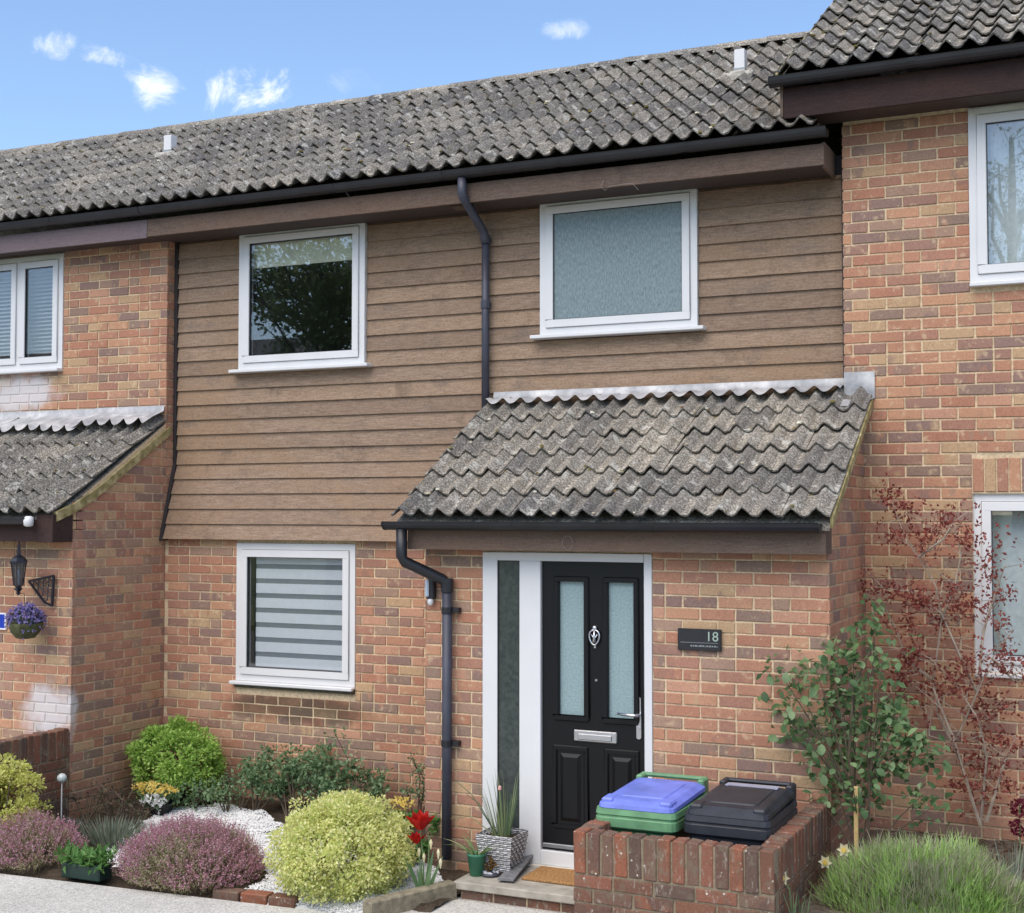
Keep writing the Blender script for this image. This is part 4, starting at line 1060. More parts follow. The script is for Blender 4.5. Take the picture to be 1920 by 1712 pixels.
# edging
ed = thing('edging_stone', 'mossy concrete edging running from the gravel bed to the doorstep', 'edging', (-4.07, 7.35, 0))
a, b = Vector((-4.21, 7.03, 0)), Vector((-3.945, 7.63, 0)); d = (b - a).normalized(); sd = Vector((d.y, -d.x, 0)) * .045
m = MB(); m.add([a - sd, a + sd, b + sd, b - sd] + [p + Vector((0, 0, .10 if i < 2 else .105)) for i, p in enumerate((a - sd, a + sd, b + sd, b - sd))], [(4, 5, 6, 7), (0, 1, 5, 4), (1, 2, 6, 5), (2, 3, 7, 6), (3, 0, 4, 7)])
m.build('kerb_block', plain('mossy_concrete', (.22, .19, .13, 1), .95, var=.35, scale=22, bump=.006), ed, bevel=.008)
eb = thing('brick_edging', 'row of low bricks edging the front of the white gravel bed', 'edging', (-5.0, 7.1, 0))
for i in range(3):
    x = -5.25 + i * .2; o = put('brick', COP[i % 6], eb, (x, pave_edge(x) + .12, -.004)); o.rotation_euler = (0, math.pi / 2, .07 + RND.uniform(-.05, .05)); o.location.x -= .1; o.scale = (1, 1, .85)

# ================================================================== planting
UP = Vector((0, 0, 1))
def rdir(): return Vector((RND.gauss(0, 1), RND.gauss(0, 1), RND.gauss(0, 1))).normalized()
m_twig = plain('brown_twig', (.10, .075, .05, 1), .9, var=.3)
m_twig_pale = plain('pale_bark', (.34, .28, .22, 1), .9, var=.3)
m_stalk = plain('green_stalk', (.10, .16, .06, 1), .7)
def bush(name, label, cat, base, rx, ry, rz, zc, n, ls, mat, lump=.14, inner=.55, asp=.6, low=-.6, group=None, stems=9, upk=.4, freq=2.6):
    t = thing(name, label, cat, base, group); c = Vector((base[0], base[1], zc)); m = MB(); sd = Vector((base[0] * 3, base[1] * 2, 1.7))
    nc = max(14, n // 75); mr_ = (rx + ry + rz) / 3
    for i in range(nc):
        d = rdir()
        if d.z < low: d.z = -d.z
        k = RND.uniform(.66, .98) * (1 + lump * (mnoise.noise(d * freq + sd) + .6 * mnoise.noise(d * freq * 2.7 + sd)))
        cc = c + Vector((d.x * rx, d.y * ry, d.z * rz)) * k; cr = mr_ * RND.uniform(.13, .26)
        ax = (d + UP * upk).normalized()
        for j in range(int(n / nc * RND.uniform(.6, 1.4))):
            e = (rdir() + ax * .55).normalized(); p = cc + e * cr * RND.random() ** .35
            if p.z < base[2] + .01: continue
            m.leaf(p, e + rdir() * .6, (e + ax * .8 + rdir() * .5), ls * RND.uniform(.6, 1.35), ls * asp * RND.uniform(.8, 1.2))
    stuff(m.build('foliage', mat, t))
    s = MB()
    for i in range(stems):
        d = rdir(); d.z = abs(d.z) * .8 + .3; e = c + Vector((d.x * rx, d.y * ry, d.z * rz)) * .8
        b0 = Vector(base) + Vector((RND.uniform(-.04, .04), RND.uniform(-.04, .04), -.02)); s.tube([b0, b0.lerp(e, .5) + rdir() * .03, e], [.009, .006, .003], 4)
    if stems: s.build('stems', m_twig, t)
    return t, c
m_gold = leafmat('golden_leaf', [srgb(212, 214, 134), srgb(244, 238, 170), srgb(250, 246, 200), srgb(232, 230, 152), srgb(188, 204, 122)])
m_lime = leafmat('lime_leaf', [srgb(138, 174, 78), srgb(172, 204, 102), srgb(202, 226, 138), srgb(152, 186, 88)])
m_goldl = leafmat('yellow_green_leaf', [srgb(176, 184, 88), srgb(208, 210, 116), srgb(226, 224, 146)])
m_rose = leafmat('rose_leaf', [srgb(92, 120, 80), srgb(124, 152, 110), srgb(164, 188, 146), srgb(106, 134, 96)], .4)
m_roseR = leafmat('rose_leaf_large', [srgb(64, 94, 58), srgb(100, 132, 88), srgb(164, 188, 140), srgb(80, 112, 76), srgb(122, 150, 98)], .35)
m_heath = leafmat('heather_green', [srgb(144, 146, 106), srgb(170, 168, 128), srgb(188, 172, 146)])
m_pink = leafmat('heather_pink', [srgb(178, 122, 142), srgb(204, 154, 172), srgb(224, 192, 204), srgb(186, 134, 150)])
m_sage = leafmat('sage_grey', [srgb(88, 100, 84), srgb(122, 134, 114), srgb(140, 150, 134)])
m_fresh = leafmat('fresh_green', [srgb(66, 108, 50), srgb(98, 142, 74), srgb(128, 168, 98)])
m_red = leafmat('dark_red_leaf', [srgb(136, 70, 64), srgb(160, 88, 78), srgb(180, 112, 98), srgb(118, 62, 58)])
m_lav = leafmat('lavender_green', [srgb(150, 188, 98), srgb(176, 208, 120), srgb(194, 218, 146), srgb(162, 188, 122)])
m_lavg = leafmat('lavender_grey', [srgb(156, 168, 130), srgb(178, 186, 150), srgb(170, 160, 144)])
m_ylw = leafmat('yellow_petal', [srgb(236, 214, 120), srgb(246, 230, 150), srgb(228, 200, 104)])
m_wht = leafmat('white_petal', [srgb(226, 226, 226), srgb(240, 240, 236), srgb(210, 214, 214)])
m_redp = leafmat('scarlet_petal', [srgb(190, 30, 26), srgb(220, 52, 40), srgb(160, 22, 24)])
m_cream = leafmat('cream_petal', [srgb(240, 232, 190), srgb(244, 238, 210)])

bush('clipped_shrub', 'round golden yellow shrub at the front of the gravel bed', 'shrub', (-4.63, 7.43, .02), .43, .43, .305, .265, 24000, .021, m_gold, lump=.06, low=-.8, asp=.8)
bush('clipped_shrub', 'yellow-green shrub at the left edge of the picture beside the garden wall', 'shrub', (-7.40, 7.28, .02), .34, .30, .36, .30, 7000, .028, m_goldl, lump=.22)
bush('clipped_shrub', 'bright lime green shrub in the corner below the left porch', 'shrub', (-7.14, 8.93, .03), .38, .31, .32, .35, 11000, .032, m_lime, lump=.13, low=-.8)
def heather(label, base, rx, ry, rz, n):
    t = thing('heather', label, 'heather', base, 'pink heathers along the pavement'); g_, f_ = MB(), MB()
    for i in range(n):
        d = rdir(); d.z = abs(d.z) ** .9 - .05; d.normalize()
        k = RND.uniform(.78, 1.0) * (1 + .12 * mnoise.noise(d * 3.2 + Vector(base)))
        p0 = Vector(base) + Vector((d.x * rx * .86, d.y * ry * .86, max(.01, d.z * rz * .86))) * k
        ax = (d * .9 + UP * .7 + rdir() * .35).normalized(); L_ = RND.uniform(.05, .09)
        pk = mnoise.noise(p0 * 3.5) + RND.uniform(-.55, .55) + (.15 if d.z > .1 else -.2)
        g_.blade(p0 - ax * .05, ax, L_ + .07, .004, 0, 1)
        for j in range(7):
            q = p0 + ax * (L_ * j / 6); (f_ if (j > 1 and pk > -.28) else g_).leaf(q, ax * .5 + rdir() * .9, rdir(), .015, .009)
    stuff(g_.build('foliage', m_heath, t)); stuff(f_.build('flowers', m_pink, t))
heather('large pink heather at the pavement edge before the white gravel', (-5.70, 7.30, .02), .56, .44, .37, 3900)
heather('pink heather at the left edge of the garden', (-6.98, 7.18, .02), .42, .36, .30, 1700)
# rose under the window
def rose_mass(name, label, cat, x0, x1, y, tops, n, ls, mat, tw=m_twig):
    t = thing(name, label, cat, ((x0 + x1) / 2, y, .05)); m, s = MB(), MB()
    for (px, h, spread, nl) in tops:
        b0 = Vector((px + RND.uniform(-.1, .1), y + RND.uniform(-.1, .1), .02)); e = Vector((px, y + RND.uniform(-.06, .12), h))
        for k in range(5):
            e2 = e + Vector((RND.uniform(-spread, spread), RND.uniform(-.18, .15), RND.uniform(-.45, .05) * h))
            mid = b0.lerp(e2, .55) + Vector((RND.uniform(-.1, .1), RND.uniform(-.05, .05), .08)); s.tube([b0, mid, e2], [.007, .005, .002], 4)
            for j in range(nl):
                f = RND.uniform(.3, 1); q = (mid.lerp(e2, (f - .3) / .7)) + rdir() * RND.uniform(.01, .1)
                m.leaf(q, rdir() + UP * .15, UP + rdir() * .8, ls * RND.uniform(.6, 1.3), ls * .62)
    s.build('stems', tw, t); stuff(m.build('foliage', mat, t)); return t
rose_mass('rose_bush', 'dark green rose bush below the striped blind window', 'rose', -6.63, -5.25, 8.95,
          [(-6.45, .40, .15, 80), (-6.25, .50, .17, 90), (-6.0, .54, .18, 100), (-5.80, .58, .14, 100), (-5.68, .78, .06, 22), (-5.55, .54, .16, 100), (-5.38, .44, .13, 80), (-6.1, .32, .2, 90), (-5.75, .34, .2, 90)], 0, .042, m_rose)
rose_mass('climbing_plant', 'thin upright green stem growing in the corner beside the porch', 'plant', -5.0, -4.9, 9.0, [(-4.97, .62, .03, 26), (-4.93, .5, .04, 22)], 0, .032, m_rose)
t, c = bush('flowering_perennial', 'green perennial with pale yellow flower heads behind the golden shrub', 'plant', (-4.55, 8.1, .03), .24, .2, .24, .22, 1100, .05, m_fresh, lump=.25, low=-.9, stems=5)
blossoms((c.x + .0, c.y - .05, c.z + .22), .09, .07, .04, 60, .022, m_ylw, 'flowers', t)
rose_mass('leafy_perennial', 'dark spindly perennial with reddish leaves beside the glass ball stake', 'plant', -7.35, -7.0, 8.15, [(-7.3, .34, .12, 14), (-7.1, .38, .1, 14), (-6.95, .30, .14, 16), (-6.8, .22, .12, 14)], 0, .03, leafmat('bronze_leaf', [srgb(70, 60, 58), srgb(96, 74, 70), srgb(84, 92, 66)]))
rose_mass('leafy_perennial', 'low green perennial between the lime shrub and the rose bush', 'plant', -6.75, -6.6, 8.85, [(-6.75, .30, .12, 40), (-6.62, .26, .12, 36), (-6.85, .22, .1, 30)], 0, .036, m_rose)
def tuft(name, label, cat, base, n, L_, W, mat, spread, bend=.35, group=None, part='leaves', hv=.3):
    t = thing(name, label, cat, base, group); m = MB()
    for i in range(n):
        a = RND.uniform(0, 2 * math.pi); r = RND.random() ** .5
        p = Vector(base) + Vector((math.cos(a) * spread[0] * r, math.sin(a) * spread[1] * r, -.01))
        d = Vector((math.cos(a) * r * spread[2], math.sin(a) * r * spread[2], 1)) + rdir() * .18
        m.blade(p, d, L_ * RND.uniform(1 - hv, 1.1), W * RND.uniform(.7, 1.2), bend * RND.uniform(.3, 1.3), 3)
    stuff(m.build(part, mat, t)); return t
tuft('sage_tuft', 'grey-green sage tuft between the two pink heathers', 'plant', (-6.72, 7.72, .03), 420, .20, .010, m_sage, (.22, .16, .9), .2)
tuft('grey_tuft', 'small grey tuft at the foot of the glass ball stake', 'plant', (-7.28, 7.85, .03), 260, .13, .007, leafmat('ash_grey', [srgb(92, 90, 88), srgb(120, 118, 112)]), (.13, .1, .8), .2)
# trough with young plants
tr = thing('planter_trough', 'dark green trough of fresh green young plants on the pavement edge', 'planter', (-6.33, 7.02, 0))
q = Vector((-6.33, 7.02, 0))
B(q.x - .16, q.y - .06, .002, q.x + .16, q.y + .07, .10).build('trough', plain('dark_green_plastic', srgb(30, 52, 44), .5), tr, bevel=.008)
m = MB()
for i in range(260):
    p = q + Vector((RND.uniform(-.19, .19), RND.uniform(-.08, .08), RND.uniform(.08, .17))); m.leaf(p, rdir() + UP * .6 + Vector((0, -.3, 0)), UP + rdir() * .6, RND.uniform(.05, .09), .026)
stuff(m.build('foliage', m_fresh, tr))
# pot of primroses
pr = thing('flower_pot', 'dark pot of yellow and white primroses in front of the lime shrub', 'flower pot', (-6.98, 8.56, .04))
MB().lathe([(.075, .03), (.10, .14), (.11, .145), (.10, .15)], (-6.98, 8.56, 0), 16).build('pot', m_black, pr)
blossoms((-6.98, 8.56, .18), .15, .12, .07, 260, .045, m_rose, 'foliage', pr)
blossoms((-6.99, 8.50, .245), .20, .08, .05, 90, .03, m_ylw, 'yellow_flowers', pr)
blossoms((-6.94, 8.43, .155), .11, .05, .06, 55, .032, m_wht, 'white_flowers', pr)
# glass ball on a stake
q = P(116, 1459, 7.95)
gs = thing('garden_stake', 'clear glass ball on a thin white garden stake', 'garden stake', (q.x, q.y, .02))
MB().tube([(q.x, q.y, .0), (q.x, q.y, q.z - .03)], .005, 6).build('stake', m_upvc, gs)
bpy_ball = MB().lathe([(.002, -.036), (.02, -.031), (.033, -.016), (.037, 0), (.033, .016), (.02, .031), (.002, .036)], tuple(q), 16)
bpy_ball.build('ball', plain('milky_glass', (.52, .58, .58, 1), .12), gs, smooth=True)
# tulips
tl = thing('tulip_clump', 'red tulips with broad green leaves beside the golden shrub', 'tulip', (-4.08, 7.5, .04))
for (u, v, s_) in ((788, 1556, 1.6), (781, 1582, 1.0), (805, 1568, .75)):
    h = P(u, v, 7.5)
    MB().tube([(-4.08, 7.5, .03), Vector((-4.08, 7.5, .03)).lerp(h, .6) + Vector((.01, 0, 0)), h], .005, 5).build('stem', m_stalk, tl)
    if u == 805: continue
    m = MB()
    for k in range(12):
        a = k * math.pi / 3 + (k // 6) * .5; d = Vector((math.cos(a), math.sin(a), 0)); o_ = h + d * .012 * s_
        m.leaf(o_, d * (.35 if k < 6 else .9) + UP, d * -1 + UP * .3, .075 * s_, .055 * s_, .35)
    m.build('flower', m_redp, tl)
for k in range(8):
    a = k * .8; d = Vector((math.cos(a) * .35, math.sin(a) * .35, 1)); m = MB(); m.blade(Vector((-4.08 + math.cos(a) * .02, 7.5 + math.sin(a) * .02, .03)), d, RND.uniform(.18, .30), .04, .25, 4); m.build('leaf', leafmat('tulip_leaf', [srgb(104, 142, 96), srgb(146, 176, 132)]) if k == 0 else bpy.data.materials['tulip_leaf'], tl)
m = MB()
for (u, v) in ((808, 1574), (822, 1592), (786, 1590), (795, 1600), (826, 1610)):
    h = P(u, v, 7.5); MB().tube([h - Vector((0, 0, .06)), h - Vector((0, 0, .02)), h], [.003, .011, .004], 6).build('bud', m_cream, tl)
# pots on the step
q = G(930, 1640, .111); px, py = q.x, q.y + .09
wp = thing('woven_planter', 'square white woven planter with long chive leaves beside the door', 'planter', (px, py, .111))
def woven():
    g = NG('woven_rattan'); o = g.xyz(); w = g.n.new('ShaderNodeTexWave'); w.wave_type = 'BANDS'; w.bands_direction = 'Z'
    g.put(w.inputs['Vector'], g.pos()); w.inputs['Scale'].default_value = 26; w.inputs['Distortion'].default_value = 2.5; w.inputs['Detail'].default_value = 2; w.inputs['Detail Scale'].default_value = 2
    g.bump(w.outputs['Fac'], .008, 1.0)
    return g.done(g.ramp(w.outputs['Fac'], [(.1, srgb(116, 114, 118)), (.4, srgb(190, 188, 190)), (.8, srgb(216, 214, 214))]), .7)
m_woven = woven()
nb = 11
for k in range(nb):
    z0 = .113 + k * .0225; w0 = .098 + .030 * k / nb; m = MB()
    n = 9
    for s in range(4):
        ca, sa = math.cos(s * math.pi / 2), math.sin(s * math.pi / 2)
        for i in range(n):
            a0, a1 = -w0 + 2 * w0 * i / n, -w0 + 2 * w0 * (i + 1) / n; bul = .007 if (i + k) % 2 else .001
            vs = [(a0, -w0, z0), (a1, -w0, z0), (a1, -w0 - bul, z0 + .010), (a0, -w0 - bul, z0 + .010), (a1, -w0, z0 + .021), (a0, -w0, z0 + .021)]
            m.add([(px + ca * x - sa * y, py + sa * x + ca * y, z_) for x, y, z_ in vs], [(0, 1, 2, 3), (3, 2, 4, 5)])
    m.build('woven_band', m_woven, wp)
B(px - .10, py - .10, .113, px + .10, py + .10, .33).build('liner', m_soil, wp)
m = MB()
for i in range(46):
    a = RND.uniform(0, 6.28); m.blade((px + .05 * math.cos(a), py + .05 * math.sin(a), .32), Vector((math.cos(a) * .25 - .1, math.sin(a) * .2, 1)), RND.uniform(.18, .46), .009, RND.uniform(0, .35), 4)
for (u, v) in ((852, 1462), (845, 1535), (875, 1490)):
    e = P(u, v, py); m.tube([(px - .03, py, .32), Vector((px - .06, py, .36)).lerp(e, .55) + Vector((0, 0, .05)), e], [.004, .003, .002], 4)
m.build('chives', leafmat('chive_leaf', [srgb(76, 108, 78), srgb(112, 138, 104), srgb(150, 158, 112)]), wp)
e = P(937, 1478, py); m = MB(); m.tube([(px + .02, py, .32), e], .003, 4); m.build('flower_stalk', m_stalk, wp)
MB().lathe([(.002, -.018), (.012, -.008), (.011, .01), (.002, .018)], tuple(e), 8).build('flower_bud', plain('pink_bud', srgb(214, 160, 150), .7), wp)
q = G(886, 1645, .111); gx, gy = q.x, q.y + .055
gp = thing('plant_pot', 'small green plastic pot of leafy greens on the corner of the step', 'plant pot', (gx, gy, .111))
MB().lathe([(.042, .112), (.058, .235), (.062, .236), (.062, .25), (.056, .25), (.05, .23)], (gx, gy, 0), 20).build('pot', plain('green_pot_plastic', srgb(66, 128, 100), .5), gp, smooth=True)
m = MB()
for i in range(34):
    a = RND.uniform(0, 6.28); m.blade((gx + .03 * math.cos(a), gy + .03 * math.sin(a), .235), Vector((math.cos(a) * .7, math.sin(a) * .7, 1)), RND.uniform(.08, .24), .014, RND.uniform(.3, 1.2), 4)
stuff(m.build('foliage', leafmat('pale_strap_leaf', [srgb(96, 128, 78), srgb(140, 160, 104), srgb(170, 180, 130)]), gp))
q = G(921, 1640, .111); 
sp_ = thing('dried_plant', 'small dried orange-brown plant in a pebble dish before the woven planter', 'plant', (q.x + .01, q.y - .03, .111))
c0 = Vector((q.x + .01, q.y - .03, .112))
MB().lathe([(.05, .112), (.06, .125), (.055, .135)], (c0.x, c0.y, 0), 14).build('dish', plain('dark_dish', (.05, .055, .07, 1), .5), sp_)
m = MB()
for i in range(60): m.leaf(c0 + Vector((RND.uniform(-.025, .025), RND.uniform(-.02, .02), RND.uniform(.02, .11))), rdir() + UP * .4, rdir(), .03, .013)
stuff(m.build('leaves', leafmat('dry_leaf', [srgb(112, 78, 36), srgb(150, 112, 58), srgb(128, 104, 60)]), sp_))
m = MB()
for i in range(40):
    a = RND.uniform(0, 6.28); r = RND.uniform(.02, .055); p = c0 + Vector((r * math.cos(a), r * math.sin(a), .024)); s_ = RND.uniform(.006, .011)
    m.lathe([(s_ * .3, -s_ * .6), (s_, 0), (s_ * .3, s_ * .6)], tuple(p), 5)
stuff(m.build('pebbles', plain('mixed_pebbles', (.45, .46, .5, 1), .7, var=.4, scale=60), sp_))

# white gravel
def in_poly(x, y, poly):
    c = False; j = len(poly) - 1
    for i in range(len(poly)):
        (xi, yi), (xj, yj) = poly[i], poly[j]
        if (yi > y) != (yj > y) and x < (xj - xi) * (y - yi) / (yj - yi) + xi: c = not c
        j = i
    return c
GP = [tuple(G(u, v, .05)[:2]) for (u, v) in ((180, 1600), (250, 1545), (345, 1512), (420, 1512), (505, 1530), (535, 1555), (640, 1590), (770, 1605), (820, 1625))] + [(-3.99, 7.62), (-4.24, 7.1), (-4.7, 7.12), (-5.2, 7.1), (-5.9, 7.0), (-6.2, 7.25)]
m = MB(); cnt = 0
gx0, gx1 = min(p[0] for p in GP), max(p[0] for p in GP); gy0, gy1 = min(p[1] for p in GP), max(p[1] for p in GP)
base_gr = []
OCT = [(1, 0, 0), (0, 1, 0), (-1, 0, 0), (0, -1, 0), (0, 0, 1)]
for i in range(60000):
    x, y = RND.uniform(gx0, gx1), RND.uniform(gy0, gy1)
    if not in_poly(x, y, GP) or ((x + 5.70) / .53) ** 2 + ((y - 7.30) / .42) ** 2 < 1: continue
    z = soil_z(x, y) + .02; s_ = RND.uniform(.006, .011); a = RND.uniform(0, 6.28); ca, sa = math.cos(a), math.sin(a); e1, e2 = RND.uniform(.7, 1.2), RND.uniform(.6, 1)
    m.add([(x + s_ * (ca * p * e1 - sa * q_), y + s_ * (sa * p * e1 + ca * q_), z + RND.uniform(-.003, .003) + s_ * e2 * r) for p, q_, r in OCT], [(0, 1, 4), (1, 2, 4), (2, 3, 4), (3, 0, 4)])
    cnt += 1
gv = NG('white_gravel'); 
m_gravel = gv.done(gv.ramp(gv.rnd(), [(0, (.50, .50, .50)), (.4, (.62, .62, .61)), (1, (.72, .72, .70))]), .8)
o = stuff(m.build('gravel', m_gravel)); tag(o, 'bed of white gravel between the heather and the golden shrub', 'gravel')
xs = MB(); n = len(GP)
m = MB(); m.add([(x, y, soil_z(x, y) + .018) for x, y in GP], [tuple(range(n))[::-1]])
g2 = grid('gravel_base', gx0, gx1, gy0, gy1, .06, lambda x, y: soil_z(x, y) + (.016 if in_poly(x, y, GP) and ((x + 5.70) / .55) ** 2 + ((y - 7.30) / .44) ** 2 > 1 else -.03), m_gravel); struct(g2)

# ---------------------------------------------------------------- right-hand bed
rs = thing('rose_bush', 'large-leaved green rose bush beside the bin store and wooden stake', 'rose', (-1.53, 8.05, .28))
ROOT = Vector((-1.52, 8.05, .25))
CL = [(1465, 1265, 6), (1500, 1300, 7), (1530, 1255, 7), (1560, 1240, 7), (1600, 1225, 7), (1640, 1195, 5), (1655, 1240, 5), (1470, 1340, 6), (1500, 1365, 8), (1545, 1335, 7),
      (1600, 1310, 8), (1620, 1280, 7), (1580, 1380, 8), (1555, 1420, 7), (1600, 1420, 8), (1650, 1350, 8), (1680, 1330, 6), (1690, 1380, 9), (1640, 1430, 8), (1680, 1430, 8),
      (1715, 1410, 8), (1745, 1412, 6), (1560, 1465, 7), (1600, 1475, 7), (1628, 1500, 5), (1730, 1490, 4), (1742, 1518, 4), (1552, 1520, 4), (1640, 1150, 3), (1575, 1290, 6), (1620, 1360, 8), (1520, 1400, 5)]
def oval_leaf(seed):
    m = MB(); r = random.Random(seed); L_, W = .055, .036; n = 3
    prof = [(0, 0), (.25, .75), (.55, 1), (.82, .62), (1, 0)]
    vs = []
    for t, w in prof:
        zc = -.25 * L_ * (t - .4) ** 2
        vs += [(-W / 2 * w, t * L_, zc + .12 * W * w), (0, t * L_, zc), (W / 2 * w, t * L_, zc + .12 * W * w)]
    fs = []
    for i in range(4):
        for k in range(2): fs.append((3 * i + k, 3 * i + k + 1, 3 * i + 4 + k, 3 * i + 3 + k))
    m.add(vs, fs); return m.mesh('leaf', m_roseR, smooth=True)
OV = [oval_leaf(1)]
tot = 0; sm = MB()
hub = [ROOT, ROOT + Vector((-.03, 0, .45)), ROOT + Vector((.05, 0, .6))]
sm.tube([ROOT - Vector((0, 0, .05)), hub[1], ROOT + Vector((-.06, -.02, .75)), P(1600, 1290, 8.03), P(1640, 1200, 8.05)], [.013, .010, .008, .006, .004], 6)
sm.tube([ROOT - Vector((-.03, 0, .05)), hub[2], P(1690, 1400, 8.08), P(1720, 1400, 8.1)], [.010, .008, .005, .003], 6)
for (u, v, k) in CL:
    c = P(u, v, 8.03 + RND.uniform(-.18, .14)); h = hub[1] if u < 1620 else hub[2]
    if v > 1455: h = ROOT + Vector((0, 0, .1))
    sm.tube([h, h.lerp(c, .6) + Vector((0, 0, .03)), c], [.006, .004, .002], 4)
    for j in range(int(k * 1.42)):
        p = c + Vector((RND.gauss(0, .055), RND.gauss(0, .05), RND.gauss(0, .05))); o = put('leaf', OV[0], rs, p)
        d = (rdir() + Vector((0, -.25, -.1))).normalized(); nr = (UP * 1.0 + Vector((0, -.6, 0)) + rdir() * .7).normalized(); x_ = d.cross(nr).normalized(); n3 = x_.cross(d)
        M3 = Matrix((x_, d, n3)).transposed(); o.rotation_euler = M3.to_euler(); s_ = RND.uniform(.8, 1.4); o.scale = (s_, s_, s_); tot += 1
m = MB()
for (u, v, k) in CL:
    for j in range(k * 6):
        c = P(u + RND.gauss(0, 22), v + RND.gauss(0, 22), 8.1 + RND.uniform(-.1, .16)); m.leaf(c, rdir() + Vector((0, -.2, -.1)), UP + Vector((0, -.6, 0)) + rdir() * .7, RND.uniform(.035, .065), .034)
stuff(m.build('inner_foliage', m_roseR, rs))
sm.build('stems', m_twig, rs)
a, b = P(1606, 1590, 7.95), P(1607, 1475, 7.95)
wk = thing('wooden_stake', 'pale wooden stake supporting the rose bush', 'stake', (a.x, 7.95, .25))
B(a.x - .012, 7.938, .22, a.x + .012, 7.962, b.z).build('stake', plain('pale_timber', srgb(188, 160, 108), .8, var=.2, scale=40), wk, bevel=.002)
# dark red shrub on the right house wall
rd = thing('red_shrub', 'spindly shrub with dark red leaves against the right house wall', 'shrub', tuple(P(1838, 1545, 9.0)))
br2 = [[(1838, 1548), (1800, 1425), (1758, 1335), (1750, 1275), (1766, 1160), (1755, 1100), (1722, 1045), (1690, 990), (1668, 930)],
       [(1838, 1548), (1790, 1392), (1832, 1300), (1860, 1235), (1900, 1180)], [(1790, 1392), (1750, 1290), (1742, 1380), (1740, 1330)], [(1766, 1160), (1790, 1100), (1802, 1040), (1790, 990)],
       [(1832, 1300), (1800, 1230), (1765, 1150), (1710, 1110), (1640, 1100)], [(1850, 1540), (1880, 1440), (1905, 1380)], [(1832, 1300), (1845, 1180), (1870, 1100), (1885, 1060)],
       [(1750, 1275), (1700, 1240), (1680, 1180), (1660, 1140)], [(1722, 1045), (1770, 1010), (1790, 975)], [(1860, 1235), (1905, 1280), (1930, 1270)], [(1838, 1548), (1850, 1420), (1835, 1350), (1790, 1280), (1740, 1230)]]
s = MB(); m = MB()
for bi, path in enumerate(br2):
    pts = [P(u, v, 9.02 + .06 * math.sin(bi * 2.1 + i * .8)) for i, (u, v) in enumerate(path)]
    s.tube(pts, [max(.0025, .010 * (1 - i / len(pts))) for i in range(len(pts))], 5)
    for i in range(1, len(pts)):
        for k in range(4):
            q0 = pts[i - 1].lerp(pts[i], RND.random()); e = q0 + Vector((RND.uniform(-.18, .18), RND.uniform(-.1, .08), RND.uniform(-.05, .18))); s.tube([q0, e], [.003, .0015], 3)
            if i > 1 or bi > 4:
                for j in range(9): m.leaf(e + rdir() * RND.uniform(0, .05), rdir() + UP * .3, rdir(), RND.uniform(.018, .034), .016)
RC = [(1668, 930, 30), (1700, 960, 26), (1772, 975, 34), (1730, 1000, 26), (1675, 1008, 22), (1815, 1012, 30), (1622, 1105, 18), (1665, 1108, 22), (1710, 1120, 34), (1738, 1130, 30), (1790, 1108, 30), (1800, 1140, 26),
      (1700, 1172, 26), (1760, 1165, 26), (1858, 1045, 14), (1872, 1012, 10), (1860, 1085, 14), (1884, 1120, 14), (1840, 1130, 14), (1872, 1170, 16), (1892, 1230, 20), (1870, 1262, 16), (1820, 1245, 22), (1780, 1262, 20),
      (1712, 1232, 26), (1692, 1255, 22), (1742, 1290, 20), (1800, 1290, 24), (1832, 1340, 24), (1862, 1385, 26), (1850, 1440, 24), (1820, 1420, 20), (1800, 1470, 20), (1842, 1482, 22), (1882, 1472, 20), (1902, 1400, 20), (1690, 1285, 20), (1850, 1310, 24), (1880, 1330, 20)]
for (u, v, k) in RC:
    c = P(u, v, 9.0 + RND.uniform(-.1, .1))
    for j in range(int(k * 2.6)): m.leaf(c + Vector((RND.gauss(0, .045), RND.gauss(0, .05), RND.gauss(0, .04))), rdir() + UP * .2, rdir(), RND.uniform(.02, .042), .02)
s.build('branches', m_twig_pale, rd); stuff(m.build('foliage', m_red, rd))
# lavender, daffodils, tufts, wallflower
lv = thing('lavender_bush', 'big grey-green lavender bush at the bottom right corner', 'lavender', (-1.10, 7.62, .25))
m, m2 = MB(), MB(); c = Vector((-1.10, 7.62, .24))
for i in range(20000):
    d = rdir(); d.z = abs(d.z); k = RND.uniform(.62, .97) * (1 + .22 * mnoise.noise(d * 2.6 + c) + .12 * mnoise.noise(d * 7 + c)); p = c + Vector((d.x * .56 * k, d.y * .5 * k, d.z * .38 * k))
    ax = (Vector((d.x * .6, d.y * .6, 1.0)) + rdir() * .5).normalized()
    (m if (mnoise.noise(p * 4.2) + RND.uniform(-.35, .35)) > .02 else m2).blade(p, ax, RND.uniform(.03, .11) * (1 + .6 * mnoise.noise(p * 6)), .0058, RND.uniform(0, .3), 2)
stuff(m.build('green_shoots', m_lav, lv)); stuff(m2.build('grey_shoots', m_lavg, lv))
df = [(1548, 1616), (1583, 1593), (1468, 1645)]
